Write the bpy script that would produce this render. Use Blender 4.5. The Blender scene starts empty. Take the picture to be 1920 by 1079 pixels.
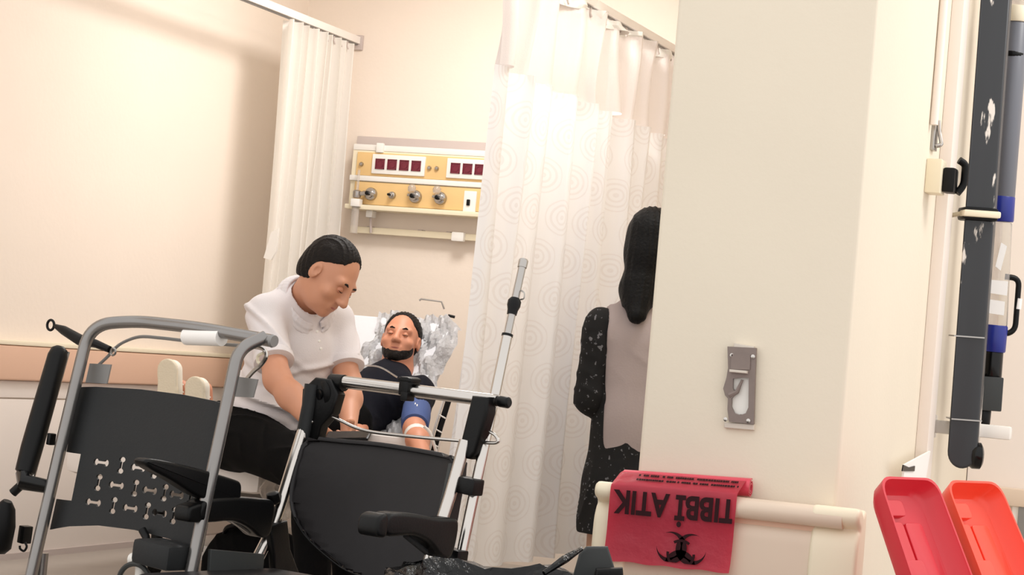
import bpy, bmesh, math, random
import numpy as np
from math import sin, cos, pi, radians, atan, tan, sqrt, atan2
from mathutils import Vector, Matrix

random.seed(7)
rng = np.random.default_rng(7)
scene = bpy.context.scene
COL = scene.collection

# ------------------------------------------------------------------ camera
FPX, IW, IH = 4100.0, 1920, 1079
YAW, PITCH, ROLL = atan(1540 / 4100), atan(120.5 / 4100), atan(.088)
EYE = np.array([0.0, 0.0, .95])
FH = np.array([-sin(YAW), cos(YAW), 0.0]); R0 = np.array([cos(YAW), sin(YAW), 0.0]); ZUP = np.array([0, 0, 1.0])
CF = cos(PITCH) * FH + sin(PITCH) * ZUP
U0 = -sin(PITCH) * FH + cos(PITCH) * ZUP
CR = cos(ROLL) * R0 + sin(ROLL) * U0
CU = -sin(ROLL) * R0 + cos(ROLL) * U0
cam_data = bpy.data.cameras.new('camera')
cam = bpy.data.objects.new('camera', cam_data); COL.objects.link(cam)
cam_data.sensor_width = 36; cam_data.lens = FPX / IW * 36; cam_data.clip_end = 60
cam.matrix_world = Matrix(((CR[0], CU[0], -CF[0], EYE[0]), (CR[1], CU[1], -CF[1], EYE[1]), (CR[2], CU[2], -CF[2], EYE[2]), (0, 0, 0, 1)))
scene.camera = cam


def ray(px, py): return CF + CR * ((px - 960) / FPX) - CU * ((py - 539.5) / FPX)
def at(px, py, d): return EYE + ray(px, py) * d            # a measured image point at a known distance
def on_y(px, py, y): r = ray(px, py); return EYE + r * ((y - EYE[1]) / r[1])
def on_x(px, py, x): r = ray(px, py); return EYE + r * ((x - EYE[0]) / r[0])


# ------------------------------------------------------------------ world, lamps, exposure
scene.view_settings.view_transform = 'Standard'
scene.view_settings.look = 'None'
scene.view_settings.exposure = 0.38
scene.view_settings.gamma = 1.0
scene.view_settings.use_curve_mapping = False
world = bpy.data.worlds.new('world'); scene.world = world; world.use_nodes = True
world.node_tree.nodes['Background'].inputs[0].default_value = (1.0, .985, .965, 1)
world.node_tree.nodes['Background'].inputs[1].default_value = 1.02


def area(name, loc, sx, sy, power, col=(1, .975, .945)):
    l = bpy.data.lights.new(name, 'AREA'); l.shape = 'RECTANGLE'; l.size = sx; l.size_y = sy
    l.energy = power; l.color = col
    o = bpy.data.objects.new(name, l); o.location = loc; COL.objects.link(o)
    return o


area('ceiling_lamp', (-3.30, 8.0, 2.90), .6, .6, 28)
area('ceiling_lamp', (.2, 6.4, 2.90), .6, .6, 20)
area('ceiling_lamp', (-1.95, 7.3, 2.90), .6, .6, 12)


# ------------------------------------------------------------------ materials
def lin(c):
    c = c / 255.0
    return c / 12.92 if c <= .04045 else ((c + .055) / 1.055) ** 2.4


def mat(name, rgb, rough=.5, metal=0.0, bump=0.0, bscale=60.0, var=0.0, vscale=6.0, alpha=1.0, coat=0.0, trans=0.0, spec=.5):
    m = bpy.data.materials.new(name); m.use_nodes = True
    nt = m.node_tree; b = nt.nodes['Principled BSDF']
    c = tuple(lin(v) for v in rgb) + (1,)
    b.inputs['Base Color'].default_value = c
    b.inputs['Roughness'].default_value = rough
    b.inputs['Metallic'].default_value = metal
    b.inputs['Alpha'].default_value = alpha
    b.inputs['Coat Weight'].default_value = coat
    b.inputs['Transmission Weight'].default_value = trans
    b.inputs['Specular IOR Level'].default_value = spec
    tc = nt.nodes.new('ShaderNodeTexCoord')
    if var > 0:
        n = nt.nodes.new('ShaderNodeTexNoise'); n.inputs['Scale'].default_value = vscale; n.inputs['Detail'].default_value = 5
        nt.links.new(tc.outputs['Object'], n.inputs['Vector'])
        mx = nt.nodes.new('ShaderNodeMix'); mx.data_type = 'RGBA'
        mx.inputs[6].default_value = tuple(v * (1 - var) for v in c[:3]) + (1,)
        mx.inputs[7].default_value = tuple(min(1, v * (1 + var)) for v in c[:3]) + (1,)
        nt.links.new(n.outputs['Fac'], mx.inputs[0]); nt.links.new(mx.outputs[2], b.inputs['Base Color'])
    if bump > 0:
        n2 = nt.nodes.new('ShaderNodeTexNoise'); n2.inputs['Scale'].default_value = bscale; n2.inputs['Detail'].default_value = 4
        nt.links.new(tc.outputs['Object'], n2.inputs['Vector'])
        bp = nt.nodes.new('ShaderNodeBump'); bp.inputs['Strength'].default_value = bump; bp.inputs['Distance'].default_value = .01
        nt.links.new(n2.outputs['Fac'], bp.inputs['Height']); nt.links.new(bp.outputs['Normal'], b.inputs['Normal'])
    return m


def chipped(name, rgb, chip, amount=.62, scale=14, rough=.4, stretch=(1, 1, .25)):
    m = mat(name, rgb, rough)
    nt = m.node_tree; b = nt.nodes['Principled BSDF']; tc = nt.nodes['Texture Coordinate']
    mp = nt.nodes.new('ShaderNodeMapping'); mp.inputs['Scale'].default_value = stretch
    n = nt.nodes.new('ShaderNodeTexNoise'); n.inputs['Scale'].default_value = scale; n.inputs['Detail'].default_value = 6
    r = nt.nodes.new('ShaderNodeValToRGB'); r.color_ramp.elements[0].position = amount; r.color_ramp.elements[1].position = amount + .015
    r.color_ramp.elements[0].color = tuple(lin(v) for v in rgb) + (1,)
    r.color_ramp.elements[1].color = tuple(lin(v) for v in chip) + (1,)
    nt.links.new(tc.outputs['Object'], mp.inputs['Vector']); nt.links.new(mp.outputs[0], n.inputs['Vector'])
    nt.links.new(n.outputs['Fac'], r.inputs[0]); nt.links.new(r.outputs[0], b.inputs['Base Color'])
    return m


M = dict(
    wall=mat('wall_cream', (241, 227, 213), .75, bump=.08, bscale=45, var=.035, vscale=2.2),
    pillar=mat('wall_beige', (232, 221, 202), .7, bump=.06, bscale=70, var=.03, vscale=3),
    pillar_side=mat('wall_pale', (244, 224, 203), .7, bump=.05, bscale=70, var=.02, vscale=3),
    wains=mat('wainscot_white', (240, 230, 222), .6, var=.02, vscale=5),
    floor=mat('floor_vinyl', (172, 162, 152), .35, var=.08, vscale=9),
    ceil=mat('ceiling_white', (240, 236, 230), .8),
    bumper=mat('bumper_pink', (226, 186, 160), .5, var=.02, vscale=10),
    rail_beige=mat('rail_beige', (226, 206, 186), .4),
    cap=mat('cap_cream', (242, 230, 204), .4),
    cream=mat('cream_plastic', (240, 228, 200), .4),
    white=mat('white_plastic', (240, 236, 230), .35),
    white_metal=mat('white_enamel', (246, 240, 234), .3),
    chrome=mat('chrome', (196, 191, 186), .2, metal=1.0),
    steel=mat('brushed_steel', (176, 172, 168), .3, metal=1.0),
    grey_tube=mat('grey_painted_tube', (140, 137, 135), .24, metal=.8, var=.06, vscale=20),
    grey_plate=mat('grey_plate', (140, 138, 136), .5, metal=.3),
    black=mat('black_plastic', (11, 11, 12), .38, bump=.05, bscale=200, spec=.22),
    black_soft=mat('black_foam', (9, 9, 10), .5, spec=.2),
    black_gloss=mat('black_gloss', (10, 10, 11), .2, spec=.3),
    charcoal=mat('charcoal_plastic', (42, 43, 44), .5, bump=.06, bscale=120, var=.16, vscale=5, spec=.2),
    vinyl=mat('dark_vinyl', (42, 40, 41), .4, bump=.15, bscale=14, var=.2, vscale=7, spec=.22),
    dgrey=mat('dark_grey_panel', (62, 64, 64), .5, var=.06, spec=.25),
    maroon=mat('maroon_socket', (112, 26, 46), .4, var=.1, vscale=60),
    fascia=mat('ochre_fascia', (232, 194, 134), .45, var=.05, vscale=14),
    lilac=mat('lilac_grey', (198, 184, 178), .5),
    glassy=mat('clear_plastic', (238, 232, 226), .08, trans=.75),
    red_lid=mat('red_plastic', (214, 44, 58), .38, coat=.2),
    orange_lid=mat('orange_red_plastic', (244, 74, 48), .38, coat=.2),
    red_bag=mat('red_bag_film', (222, 76, 96), .3, bump=.25, bscale=22, var=.06, vscale=9),
    ink=mat('dark_print', (44, 12, 18), .6, spec=.2),
    skin=mat('skin_tan', (205, 146, 116), .5, var=.06, vscale=16),
    skin2=mat('skin_warm', (208, 142, 112), .5, var=.06, vscale=16),
    skin3=mat('skin_nurse', (196, 150, 124), .5, var=.05),
    hair=mat('hair_dark', (24, 19, 17), .6, bump=.5, bscale=120, spec=.2),
    hair_black=mat('hair_black', (7, 7, 8), .55, bump=.5, bscale=90, spec=.2),
    polo=mat('white_polo_cotton', (230, 224, 225), .9, bump=.12, bscale=240, spec=.15),
    trousers=mat('black_cloth', (8, 8, 9), .85, bump=.1, bscale=200, spec=.1),
    navy=mat('navy_shirt', (20, 21, 30), .85, bump=.12, bscale=120, spec=.15),
    cuff=mat('blue_cuff', (62, 84, 138), .7, bump=.1, bscale=150),
    sheet=mat('white_sheet', (240, 232, 226), .8, bump=.12, bscale=16),
    film=mat('plastic_film', (220, 210, 200), .12, bump=.7, bscale=24, alpha=.55),
    silver=mat('crinkled_film', (236, 235, 236), .35, bump=.8, bscale=42, var=.16, vscale=60),
    pillow=mat('pillow_grey', (212, 212, 216), .7, bump=.1, bscale=20),
    shoe=mat('shoe_white', (238, 232, 218), .6),
    sole=mat('shoe_sole', (226, 214, 190), .7, bump=.2, bscale=140),
    vest=mat('grey_vest', (176, 162, 160), .85, bump=.1, bscale=120),
    speckled=chipped('black_speckled_cloth', (10, 10, 12), (110, 110, 114), .63, 60, .85, (1, 1, 1)),
    black_dress=mat('black_dress', (16, 15, 17), .85),
    column=chipped('column_grey_chipped', (44, 46, 50), (226, 218, 210), .60, 13),
    cylinder=chipped('grey_enamel_chipped', (108, 110, 118), (236, 234, 230), .66, 9),
    blue=mat('blue_plastic', (26, 40, 132), .35),
    paper=mat('white_paper', (246, 242, 238), .8),
    trunk=mat('trunking_white', (242, 230, 220), .5),
    plate_metal=mat('fixture_grey', (132, 118, 112), .45, metal=.25, var=.08, vscale=60),
    plate_light=mat('fixture_pale', (214, 204, 192), .5, var=.05, vscale=60),
    bagblack=mat('black_bin_bag', (7, 7, 8), .16, bump=1.0, bscale=34, spec=.3),
    eye=mat('eye_white', (232, 226, 220), .3),
    iris=mat('eye_dark', (40, 26, 20), .3),
    lip=mat('lip', (176, 104, 92), .5),
)
FOLLOW = {}


def curtain_material(name, rgb, light):
    m = mat(name, rgb, .8)
    nt = m.node_tree; b = nt.nodes['Principled BSDF']
    uv = nt.nodes.new('ShaderNodeUVMap'); sep = nt.nodes.new('ShaderNodeSeparateXYZ'); nt.links.new(uv.outputs[0], sep.inputs[0])

    def math_(op, a, c=None):
        n = nt.nodes.new('ShaderNodeMath'); n.operation = op
        for i, v in enumerate((a, c)):
            if v is None: continue
            if isinstance(v, (int, float)): n.inputs[i].default_value = v
            else: nt.links.new(v, n.inputs[i])
        return n.outputs[0]
    u = math_('MULTIPLY', sep.outputs[0], 1 / .085)
    v = math_('MULTIPLY', sep.outputs[1], 1 / .155)
    row = math_('FLOOR', v)
    u2 = math_('ADD', u, math_('MULTIPLY', row, .5))
    fu = math_('SUBTRACT', math_('FRACT', u2), .5); fv = math_('MULTIPLY', math_('SUBTRACT', math_('FRACT', v), .5), .9)
    d = math_('SQRT', math_('ADD', math_('MULTIPLY', fu, fu), math_('MULTIPLY', fv, fv)))
    rings = math_('SINE', math_('MULTIPLY', d, 52))
    inside = math_('LESS_THAN', d, .40)
    half = math_('GREATER_THAN', math_('ADD', rings, 0), .35)
    mask = math_('MULTIPLY', inside, half)
    mx = nt.nodes.new('ShaderNodeMix'); mx.data_type = 'RGBA'
    mx.inputs[6].default_value = tuple(lin(c) for c in rgb) + (1,)
    mx.inputs[7].default_value = tuple(lin(c) for c in light) + (1,)
    nt.links.new(mask, mx.inputs[0]); nt.links.new(mx.outputs[2], b.inputs['Base Color'])
    bp = nt.nodes.new('ShaderNodeBump'); bp.inputs['Strength'].default_value = .25; bp.inputs['Distance'].default_value = .004
    nt.links.new(mask, bp.inputs['Height']); nt.links.new(bp.outputs['Normal'], b.inputs['Normal'])
    b.inputs['Subsurface Weight'].default_value = 0
    return m


def translucent(m, amount):
    nt = m.node_tree; b = nt.nodes['Principled BSDF']; out = nt.nodes['Material Output']
    tr = nt.nodes.new('ShaderNodeBsdfTranslucent'); mx = nt.nodes.new('ShaderNodeMixShader'); mx.inputs[0].default_value = amount
    if b.inputs['Base Color'].is_linked: nt.links.new(b.inputs['Base Color'].links[0].from_socket, tr.inputs['Color'])
    else: tr.inputs['Color'].default_value = b.inputs['Base Color'].default_value
    nt.links.new(b.outputs[0], mx.inputs[1]); nt.links.new(tr.outputs[0], mx.inputs[2]); nt.links.new(mx.outputs[0], out.inputs['Surface'])


M['curtain'] = curtain_material('curtain_jacquard', (250, 249, 250), (243, 240, 240))
M['curtain_left'] = mat('curtain_cream', (251, 248, 243), .8, bump=.1, bscale=90)
for k_ in ('curtain', 'curtain_left'): translucent(M[k_], .42 if k_ == 'curtain_left' else .28)
M['mesh_band'] = mat('curtain_mesh', (249, 240, 237), .8, bump=.2, bscale=400, alpha=.9)


# ------------------------------------------------------------------ object helpers
def world_matrix(o):
    m = o.matrix_basis.copy()
    while o.parent:
        o = o.parent; m = o.matrix_basis @ m
    return m


def obj(name, bm, m, parent=None, local=False, angle=40, recalc=True):
    if isinstance(bm, bpy.types.Mesh):
        me = bm; me.name = name
    else:
        if recalc: bmesh.ops.recalc_face_normals(bm, faces=bm.faces)
        me = bpy.data.meshes.new(name); bm.to_mesh(me); bm.free()
    if parent is not None and not local: me.transform(world_matrix(parent).inverted())
    if isinstance(m, str): m = M[m]
    me.materials.clear(); me.materials.append(m)
    me.shade_smooth(); me.set_sharp_from_angle(angle=radians(angle))
    o = bpy.data.objects.new(name, me); COL.objects.link(o)
    if parent is not None: o.parent = parent
    return o


def tag(o, label, cat, group=None, kind=None):
    o['label'] = label; o['category'] = cat
    if group: o['group'] = group
    if kind: o['kind'] = kind
    return o


def thing(name, label, cat, loc=(0, 0, 0), rotz=0.0, group=None):
    o = bpy.data.objects.new(name, None); COL.objects.link(o); o.empty_display_size = .1
    o.location = loc; o.rotation_euler = (0, 0, rotz)
    return tag(o, label, cat, group)


def struct(name, bm, m, parent=None, **k):
    o = obj(name, bm, m, parent, **k)
    if parent is None: o['kind'] = 'structure'
    return o


def nb(): return bmesh.new()


def box(bm, c, s, rot=None, bevel=0.0, seg=2):
    r = bmesh.ops.create_cube(bm, size=1)
    vs = r['verts']
    for v in vs: v.co = Vector((v.co.x * s[0], v.co.y * s[1], v.co.z * s[2]))
    if bevel > 0:
        es = list({e for v in vs for e in v.link_edges})
        q = bmesh.ops.bevel(bm, geom=es, offset=bevel, segments=seg, profile=.6, affect='EDGES')
        vs = list({v for f in q['faces'] for v in f.verts} | {v for v in vs if v.is_valid})
    mt = Matrix.Translation(Vector(c))
    if rot is not None: mt = mt @ (rot.to_4x4() if hasattr(rot, 'to_4x4') else rot)
    for v in vs: v.co = mt @ v.co
    return bm


def boxo(c, s, rot=None, bevel=0.0): return box(nb(), c, s, rot, bevel)


def fillet(pts, r, n=6):
    pts = [Vector(p) for p in pts]
    out = [pts[0]]
    for i in range(1, len(pts) - 1):
        a, b, c = pts[i - 1], pts[i], pts[i + 1]
        da, dc = (a - b), (c - b)
        rr = min(r, da.length * .49, dc.length * .49)
        p0 = b + da.normalized() * rr; p2 = b + dc.normalized() * rr
        for k in range(n + 1):
            t = k / n
            out.append(p0 * (1 - t) ** 2 + b * 2 * t * (1 - t) + p2 * t * t)
    out.append(pts[-1])
    return out


def tube(bm, pts, r, n=14, cap=True, flat=None):
    pts = [Vector(p) for p in pts]
    rad = r if isinstance(r, (list, tuple)) else [r] * len(pts)
    rings = []
    t0 = (pts[1] - pts[0]).normalized()
    up = Vector((0, 0, 1)) if abs(t0.z) < .9 else Vector((1, 0, 0))
    nrm = (up - t0 * up.dot(t0)).normalized()
    for i, p in enumerate(pts):
        if i == 0: t = t0
        elif i == len(pts) - 1: t = (pts[i] - pts[i - 1]).normalized()
        else: t = ((pts[i + 1] - pts[i]).normalized() + (pts[i] - pts[i - 1]).normalized()).normalized()
        nrm = (nrm - t * nrm.dot(t)).normalized(); bi = t.cross(nrm)
        ring = []
        for k in range(n):
            a = 2 * pi * k / n
            off = nrm * cos(a) + bi * sin(a)
            if flat is not None:
                w, s = flat; w = Vector(w); off = off + w * (off.dot(w) * (s - 1))
            ring.append(bm.verts.new(p + off * rad[i]))
        rings.append(ring)
    for a, b in zip(rings, rings[1:]):
        for k in range(n): bm.faces.new((a[k], a[(k + 1) % n], b[(k + 1) % n], b[k]))
    if cap:
        bm.faces.new(list(reversed(rings[0]))); bm.faces.new(rings[-1])
    return bm


def tubeo(pts, r, n=14, **k): return tube(nb(), pts, r, n, **k)


def lathe(bm, prof, origin, axis, n=24):
    axis = Vector(axis).normalized(); o = Vector(origin)
    u = axis.orthogonal().normalized(); w = axis.cross(u)
    rings = []
    for r, h in prof:
        rings.append([bm.verts.new(o + axis * h + (u * cos(2 * pi * k / n) + w * sin(2 * pi * k / n)) * max(r, 1e-5)) for k in range(n)])
    for a, b in zip(rings, rings[1:]):
        for k in range(n): bm.faces.new((a[k], a[(k + 1) % n], b[(k + 1) % n], b[k]))
    bm.faces.new(list(reversed(rings[0]))); bm.faces.new(rings[-1])
    return bm


def prism(bm, pts3, d, bevel=0.0):
    """closed outline of 3-D points pushed along vector d"""
    d = Vector(d)
    a = [bm.verts.new(Vector(p)) for p in pts3]; b = [bm.verts.new(Vector(p) + d) for p in pts3]
    fs = [bm.faces.new(list(reversed(a))), bm.faces.new(b)]
    n = len(a)
    for i in range(n): fs.append(bm.faces.new((a[i], a[(i + 1) % n], b[(i + 1) % n], b[i])))
    bmesh.ops.recalc_face_normals(bm, faces=fs)
    if bevel > 0:
        es = [e for e in fs[0].edges] + [e for e in fs[1].edges]
        bmesh.ops.bevel(bm, geom=list(set(es)), offset=bevel, segments=3, profile=.6, affect='EDGES')
    return bm


def roundpoly(pts, r, n=5):
    """2-D closed polygon with rounded corners"""
    out = []
    N = len(pts)
    for i in range(N):
        a, b, c = Vector(pts[i - 1]), Vector(pts[i]), Vector(pts[(i + 1) % N])
        rr = r[i] if isinstance(r, (list, tuple)) else r
        rr = min(rr, (a - b).length * .48, (c - b).length * .48)
        if rr <= 0: out.append(b); continue
        p0 = b + (a - b).normalized() * rr; p2 = b + (c - b).normalized() * rr
        for k in range(n + 1):
            t = k / n; out.append(p0 * (1 - t) ** 2 + b * 2 * t * (1 - t) + p2 * t * t)
    return out


def smooth_closed(pts, n=6):
    """Catmull-Rom through a closed 2-D outline"""
    P = [np.array(p, float) for p in pts]; N = len(P); out = []
    for i in range(N):
        p0, p1, p2, p3 = P[i - 1], P[i], P[(i + 1) % N], P[(i + 2) % N]
        for k in range(n):
            t = k / n
            out.append(.5 * ((2 * p1) + (-p0 + p2) * t + (2 * p0 - 5 * p1 + 4 * p2 - p3) * t * t + (-p0 + 3 * p1 - 3 * p2 + p3) * t ** 3))
    return [Vector(p) for p in out]


def smooth_open(pts, n=6):
    P = [np.array(p, float) for p in pts]
    P = [2 * P[0] - P[1]] + P + [2 * P[-1] - P[-2]]
    out = []
    for i in range(1, len(P) - 2):
        p0, p1, p2, p3 = P[i - 1], P[i], P[i + 1], P[i + 2]
        for k in range(n):
            t = k / n
            out.append(.5 * ((2 * p1) + (-p0 + p2) * t + (2 * p0 - 5 * p1 + 4 * p2 - p3) * t * t + (-p0 + 3 * p1 - 3 * p2 + p3) * t ** 3))
    out.append(P[-2])
    return [Vector(p) for p in out]


def plate_with_holes(outline, holes, thick, place, cuts=None):
    """flat sheet filled between an outline and its holes (curve fill), cut into strips, then placed by place(u, v, w)"""
    cu = bpy.data.curves.new('sheet', 'CURVE'); cu.dimensions = '2D'; cu.fill_mode = 'BOTH'; cu.extrude = thick / 2
    for poly in [outline] + holes:
        s = cu.splines.new('POLY'); s.points.add(len(poly) - 1); s.use_cyclic_u = True
        for p, q in zip(s.points, poly): p.co = (q[0], q[1], 0, 1)
    o = bpy.data.objects.new('sheet', cu); COL.objects.link(o)
    dg = bpy.context.evaluated_depsgraph_get()
    me = bpy.data.meshes.new_from_object(o.evaluated_get(dg))
    bpy.data.objects.remove(o); bpy.data.curves.remove(cu)
    bm = nb(); bm.from_mesh(me); bpy.data.meshes.remove(me)
    bmesh.ops.remove_doubles(bm, verts=bm.verts, dist=1e-5)
    for c in (cuts or []):
        bmesh.ops.bisect_plane(bm, geom=bm.verts[:] + bm.edges[:] + bm.faces[:], plane_co=(c, 0, 0), plane_no=(1, 0, 0))
    for v in bm.verts: v.co = Vector(place(v.co.x, v.co.y, v.co.z))
    return bm


def text_mesh(s, place, size=1.0, bold=.0, xscale=1.0):
    cu = bpy.data.curves.new('print', 'FONT'); cu.body = s; cu.align_x = 'CENTER'; cu.align_y = 'CENTER'; cu.size = size; cu.offset = bold
    o = bpy.data.objects.new('print', cu); COL.objects.link(o)
    dg = bpy.context.evaluated_depsgraph_get()
    me = bpy.data.meshes.new_from_object(o.evaluated_get(dg))
    bpy.data.objects.remove(o); bpy.data.curves.remove(cu)
    bm = nb(); bm.from_mesh(me); bpy.data.meshes.remove(me)
    for v in bm.verts: v.co = Vector(place(v.co.x * xscale, v.co.y))
    return bm


# ------------------------------------------------------------------ organic surfaces (one continuous mesh from blended limbs)
class Body:
    def __init__(self, lo, hi, vox):
        self.lo = np.array(lo, np.float32); self.vox = vox
        self.n = np.ceil((np.array(hi) - np.array(lo)) / vox).astype(int) + 1
        self.F = np.full(self.n, .5, np.float32)

    def _block(self, lo, hi):
        a = np.clip(np.floor((np.array(lo) - self.lo) / self.vox).astype(int), 0, self.n)
        b = np.clip(np.ceil((np.array(hi) - self.lo) / self.vox).astype(int) + 1, 0, self.n)
        if np.any(b <= a): return None, None
        ax = [self.lo[i] + self.vox * np.arange(a[i], b[i], dtype=np.float32) for i in range(3)]
        X, Y, Z = np.meshgrid(*ax, indexing='ij')
        return (slice(a[0], b[0]), slice(a[1], b[1]), slice(a[2], b[2])), np.stack([X, Y, Z], -1)

    def _put(self, sl, d, k, op):
        f = self.F[sl]
        if op == '+':
            h = np.maximum(k - np.abs(f - d), 0) / max(k, 1e-6); self.F[sl] = np.minimum(f, d) - h * h * k / 4
        else:
            d = -d; h = np.maximum(k - np.abs(f - d), 0) / max(k, 1e-6); self.F[sl] = np.maximum(f, d) + h * h * k / 4

    def cap(self, a, b, ra, rb=None, k=.02, op='+', squash=None, cut0=False, cut1=False):
        a = np.array(a, np.float32); b = np.array(b, np.float32); rb = ra if rb is None else rb
        m = max(ra, rb) + k + 3 * self.vox
        sl, P = self._block(np.minimum(a, b) - m, np.maximum(a, b) + m)
        if sl is None: return self
        pa = P - a; ba = b - a
        if squash is not None:
            w, s = np.array(squash[0], np.float32), squash[1]; w = w / np.linalg.norm(w)
            pa = pa + (pa @ w)[..., None] * w * (s - 1); ba = ba + (ba @ w) * w * (s - 1)
        L2 = max(float(ba @ ba), 1e-9)
        tt = (pa @ ba) / L2; t = np.clip(tt, 0, 1)
        d = np.linalg.norm(pa - t[..., None] * ba, axis=-1) - (ra + (rb - ra) * t)
        L = sqrt(L2)
        if cut0: d = np.maximum(d, -tt * L)
        if cut1: d = np.maximum(d, (tt - 1) * L)
        if squash is not None and squash[1] > 1: d = d / (1 + .4 * (squash[1] - 1))
        self._put(sl, d, k, op); return self

    def ell(self, c, r, basis=None, k=.02, op='+'):
        c = np.array(c, np.float32); r = np.array(r, np.float32)
        m = r.max() + k + 3 * self.vox
        sl, P = self._block(c - m, c + m)
        if sl is None: return self
        q = P - c
        if basis is not None: q = q @ np.array(basis, np.float32).T
        q0 = np.linalg.norm(q / r, axis=-1); q1 = np.linalg.norm(q / (r * r), axis=-1)
        d = q0 * (q0 - 1) / np.maximum(q1, 1e-6)
        self._put(sl, d, k, op); return self

    def plane(self, p, nrm, k=0.0):
        """remove what lies on the side the normal points to"""
        nrm = np.array(nrm, np.float32); nrm /= np.linalg.norm(nrm)
        sl, P = self._block(self.lo, self.lo + self.vox * self.n)
        d = (P - np.array(p, np.float32)) @ nrm
        self.F = np.maximum(self.F, d); return self

    def keep_either(self, p1, n1, p2, n2):
        """remove only what lies beyond both planes"""
        sl, P = self._block(self.lo, self.lo + self.vox * self.n)
        d1 = (P - np.array(p1, np.float32)) @ np.array(unit(n1), np.float32); d2 = (P - np.array(p2, np.float32)) @ np.array(unit(n2), np.float32)
        self.F = np.maximum(self.F, np.minimum(d1, d2)); return self

    def mesh(self, disp=None, smooth=2):
        F = self.F; ins = F < 0
        F[0], F[-1] = .5, .5; F[:, 0], F[:, -1] = .5, .5; F[:, :, 0], F[:, :, -1] = .5, .5
        ins = F < 0
        n = self.n - 1
        cnt = np.zeros(n, np.int8)
        offs = [(i, j, k) for i in (0, 1) for j in (0, 1) for k in (0, 1)]
        for i, j, k in offs: cnt += ins[i:n[0] + i, j:n[1] + j, k:n[2] + k]
        act = np.argwhere((cnt > 0) & (cnt < 8))
        val = np.stack([F[act[:, 0] + i, act[:, 1] + j, act[:, 2] + k] for i, j, k in offs], 1)
        acc = np.zeros((len(act), 3)); num = np.zeros(len(act))
        for p in range(8):
            for q in range(p + 1, 8):
                dd = np.abs(np.array(offs[p]) - np.array(offs[q]))
                if dd.sum() != 1: continue
                fa, fb = val[:, p], val[:, q]; x = (fa < 0) != (fb < 0)
                t = np.where(x, fa / np.where(x, fa - fb, 1), 0)
                pos = np.array(offs[p]) + t[:, None] * (np.array(offs[q]) - np.array(offs[p]))
                acc += np.where(x[:, None], pos, 0); num += x
        V = self.lo + self.vox * (act + acc / num[:, None])
        idx = np.full(n, -1, np.int64); idx[act[:, 0], act[:, 1], act[:, 2]] = np.arange(len(act))
        quads = []
        for ax in range(3):
            s0 = [slice(None)] * 3; s1 = [slice(None)] * 3; s0[ax] = slice(0, -1); s1[ax] = slice(1, None)
            x = ins[tuple(s0)] != ins[tuple(s1)]
            e = np.argwhere(x); o1, o2 = (ax + 1) % 3, (ax + 2) % 3
            e = e[(e[:, o1] > 0) & (e[:, o2] > 0) & (e[:, o1] < n[o1]) & (e[:, o2] < n[o2])]
            inside0 = ins[e[:, 0], e[:, 1], e[:, 2]]

            def cell(a, b):
                c = e.copy(); c[:, o1] -= a; c[:, o2] -= b; return idx[c[:, 0], c[:, 1], c[:, 2]]
            q = np.stack([cell(1, 1), cell(0, 1), cell(0, 0), cell(1, 0)], 1)
            q[~inside0] = q[~inside0][:, ::-1]
            quads.append(q[(q >= 0).all(1)])
        Q = np.concatenate(quads)
        for _ in range(smooth):                       # light relaxing keeps the limbs even
            S = np.zeros_like(V); c = np.zeros(len(V))
            for a, b in ((0, 1), (1, 2), (2, 3), (3, 0)):
                np.add.at(S, Q[:, a], V[Q[:, b]]); np.add.at(S, Q[:, b], V[Q[:, a]])
                np.add.at(c, Q[:, a], 1); np.add.at(c, Q[:, b], 1)
            V = V * .5 + .5 * S / np.maximum(c, 1)[:, None]
        me = bpy.data.meshes.new('body')
        me.vertices.add(len(V)); me.loops.add(Q.size); me.polygons.add(len(Q))
        if disp is not None:
            fn = np.cross(V[Q[:, 2]] - V[Q[:, 0]], V[Q[:, 3]] - V[Q[:, 1]]); N = np.zeros_like(V)
            for a in range(4): np.add.at(N, Q[:, a], fn)
            N /= np.maximum(np.linalg.norm(N, axis=1), 1e-9)[:, None]
            V = V + N * disp(V)[:, None]
        me.vertices.foreach_set('co', V.astype(np.float32).ravel())
        me.loops.foreach_set('vertex_index', Q.astype(np.int32).ravel())
        me.polygons.foreach_set('loop_start', np.arange(0, Q.size, 4, dtype=np.int32))
        me.polygons.foreach_set('loop_total', np.full(len(Q), 4, np.int32))
        me.update(); me.validate()
        return me


def folds(amp, scale, direction, seed=0):
    r = np.random.default_rng(seed); d = np.array(direction, float); d /= np.linalg.norm(d)
    j = [r.normal(size=3) for _ in range(4)]; ph = r.uniform(0, 6, 6)

    def f(V):
        w = .9 * np.sin(V @ j[0] * 7 + ph[0]) + .8 * np.sin(V @ j[1] * 11 + ph[1])
        s = np.sin(V @ d * scale + w * 1.6 + ph[2])
        mod = .5 + .5 * np.sin(V @ j[2] * 9 + ph[3])
        s2 = np.sin(V @ (d + .5 * j[3]) * scale * .6 + w + ph[4])
        return amp * (1.5 * (1 - np.abs(s)) ** 2 * mod + .5 * s2 * (1 - mod))
    return f


def unit(v): v = np.array(v, float); return v / np.linalg.norm(v)


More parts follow.
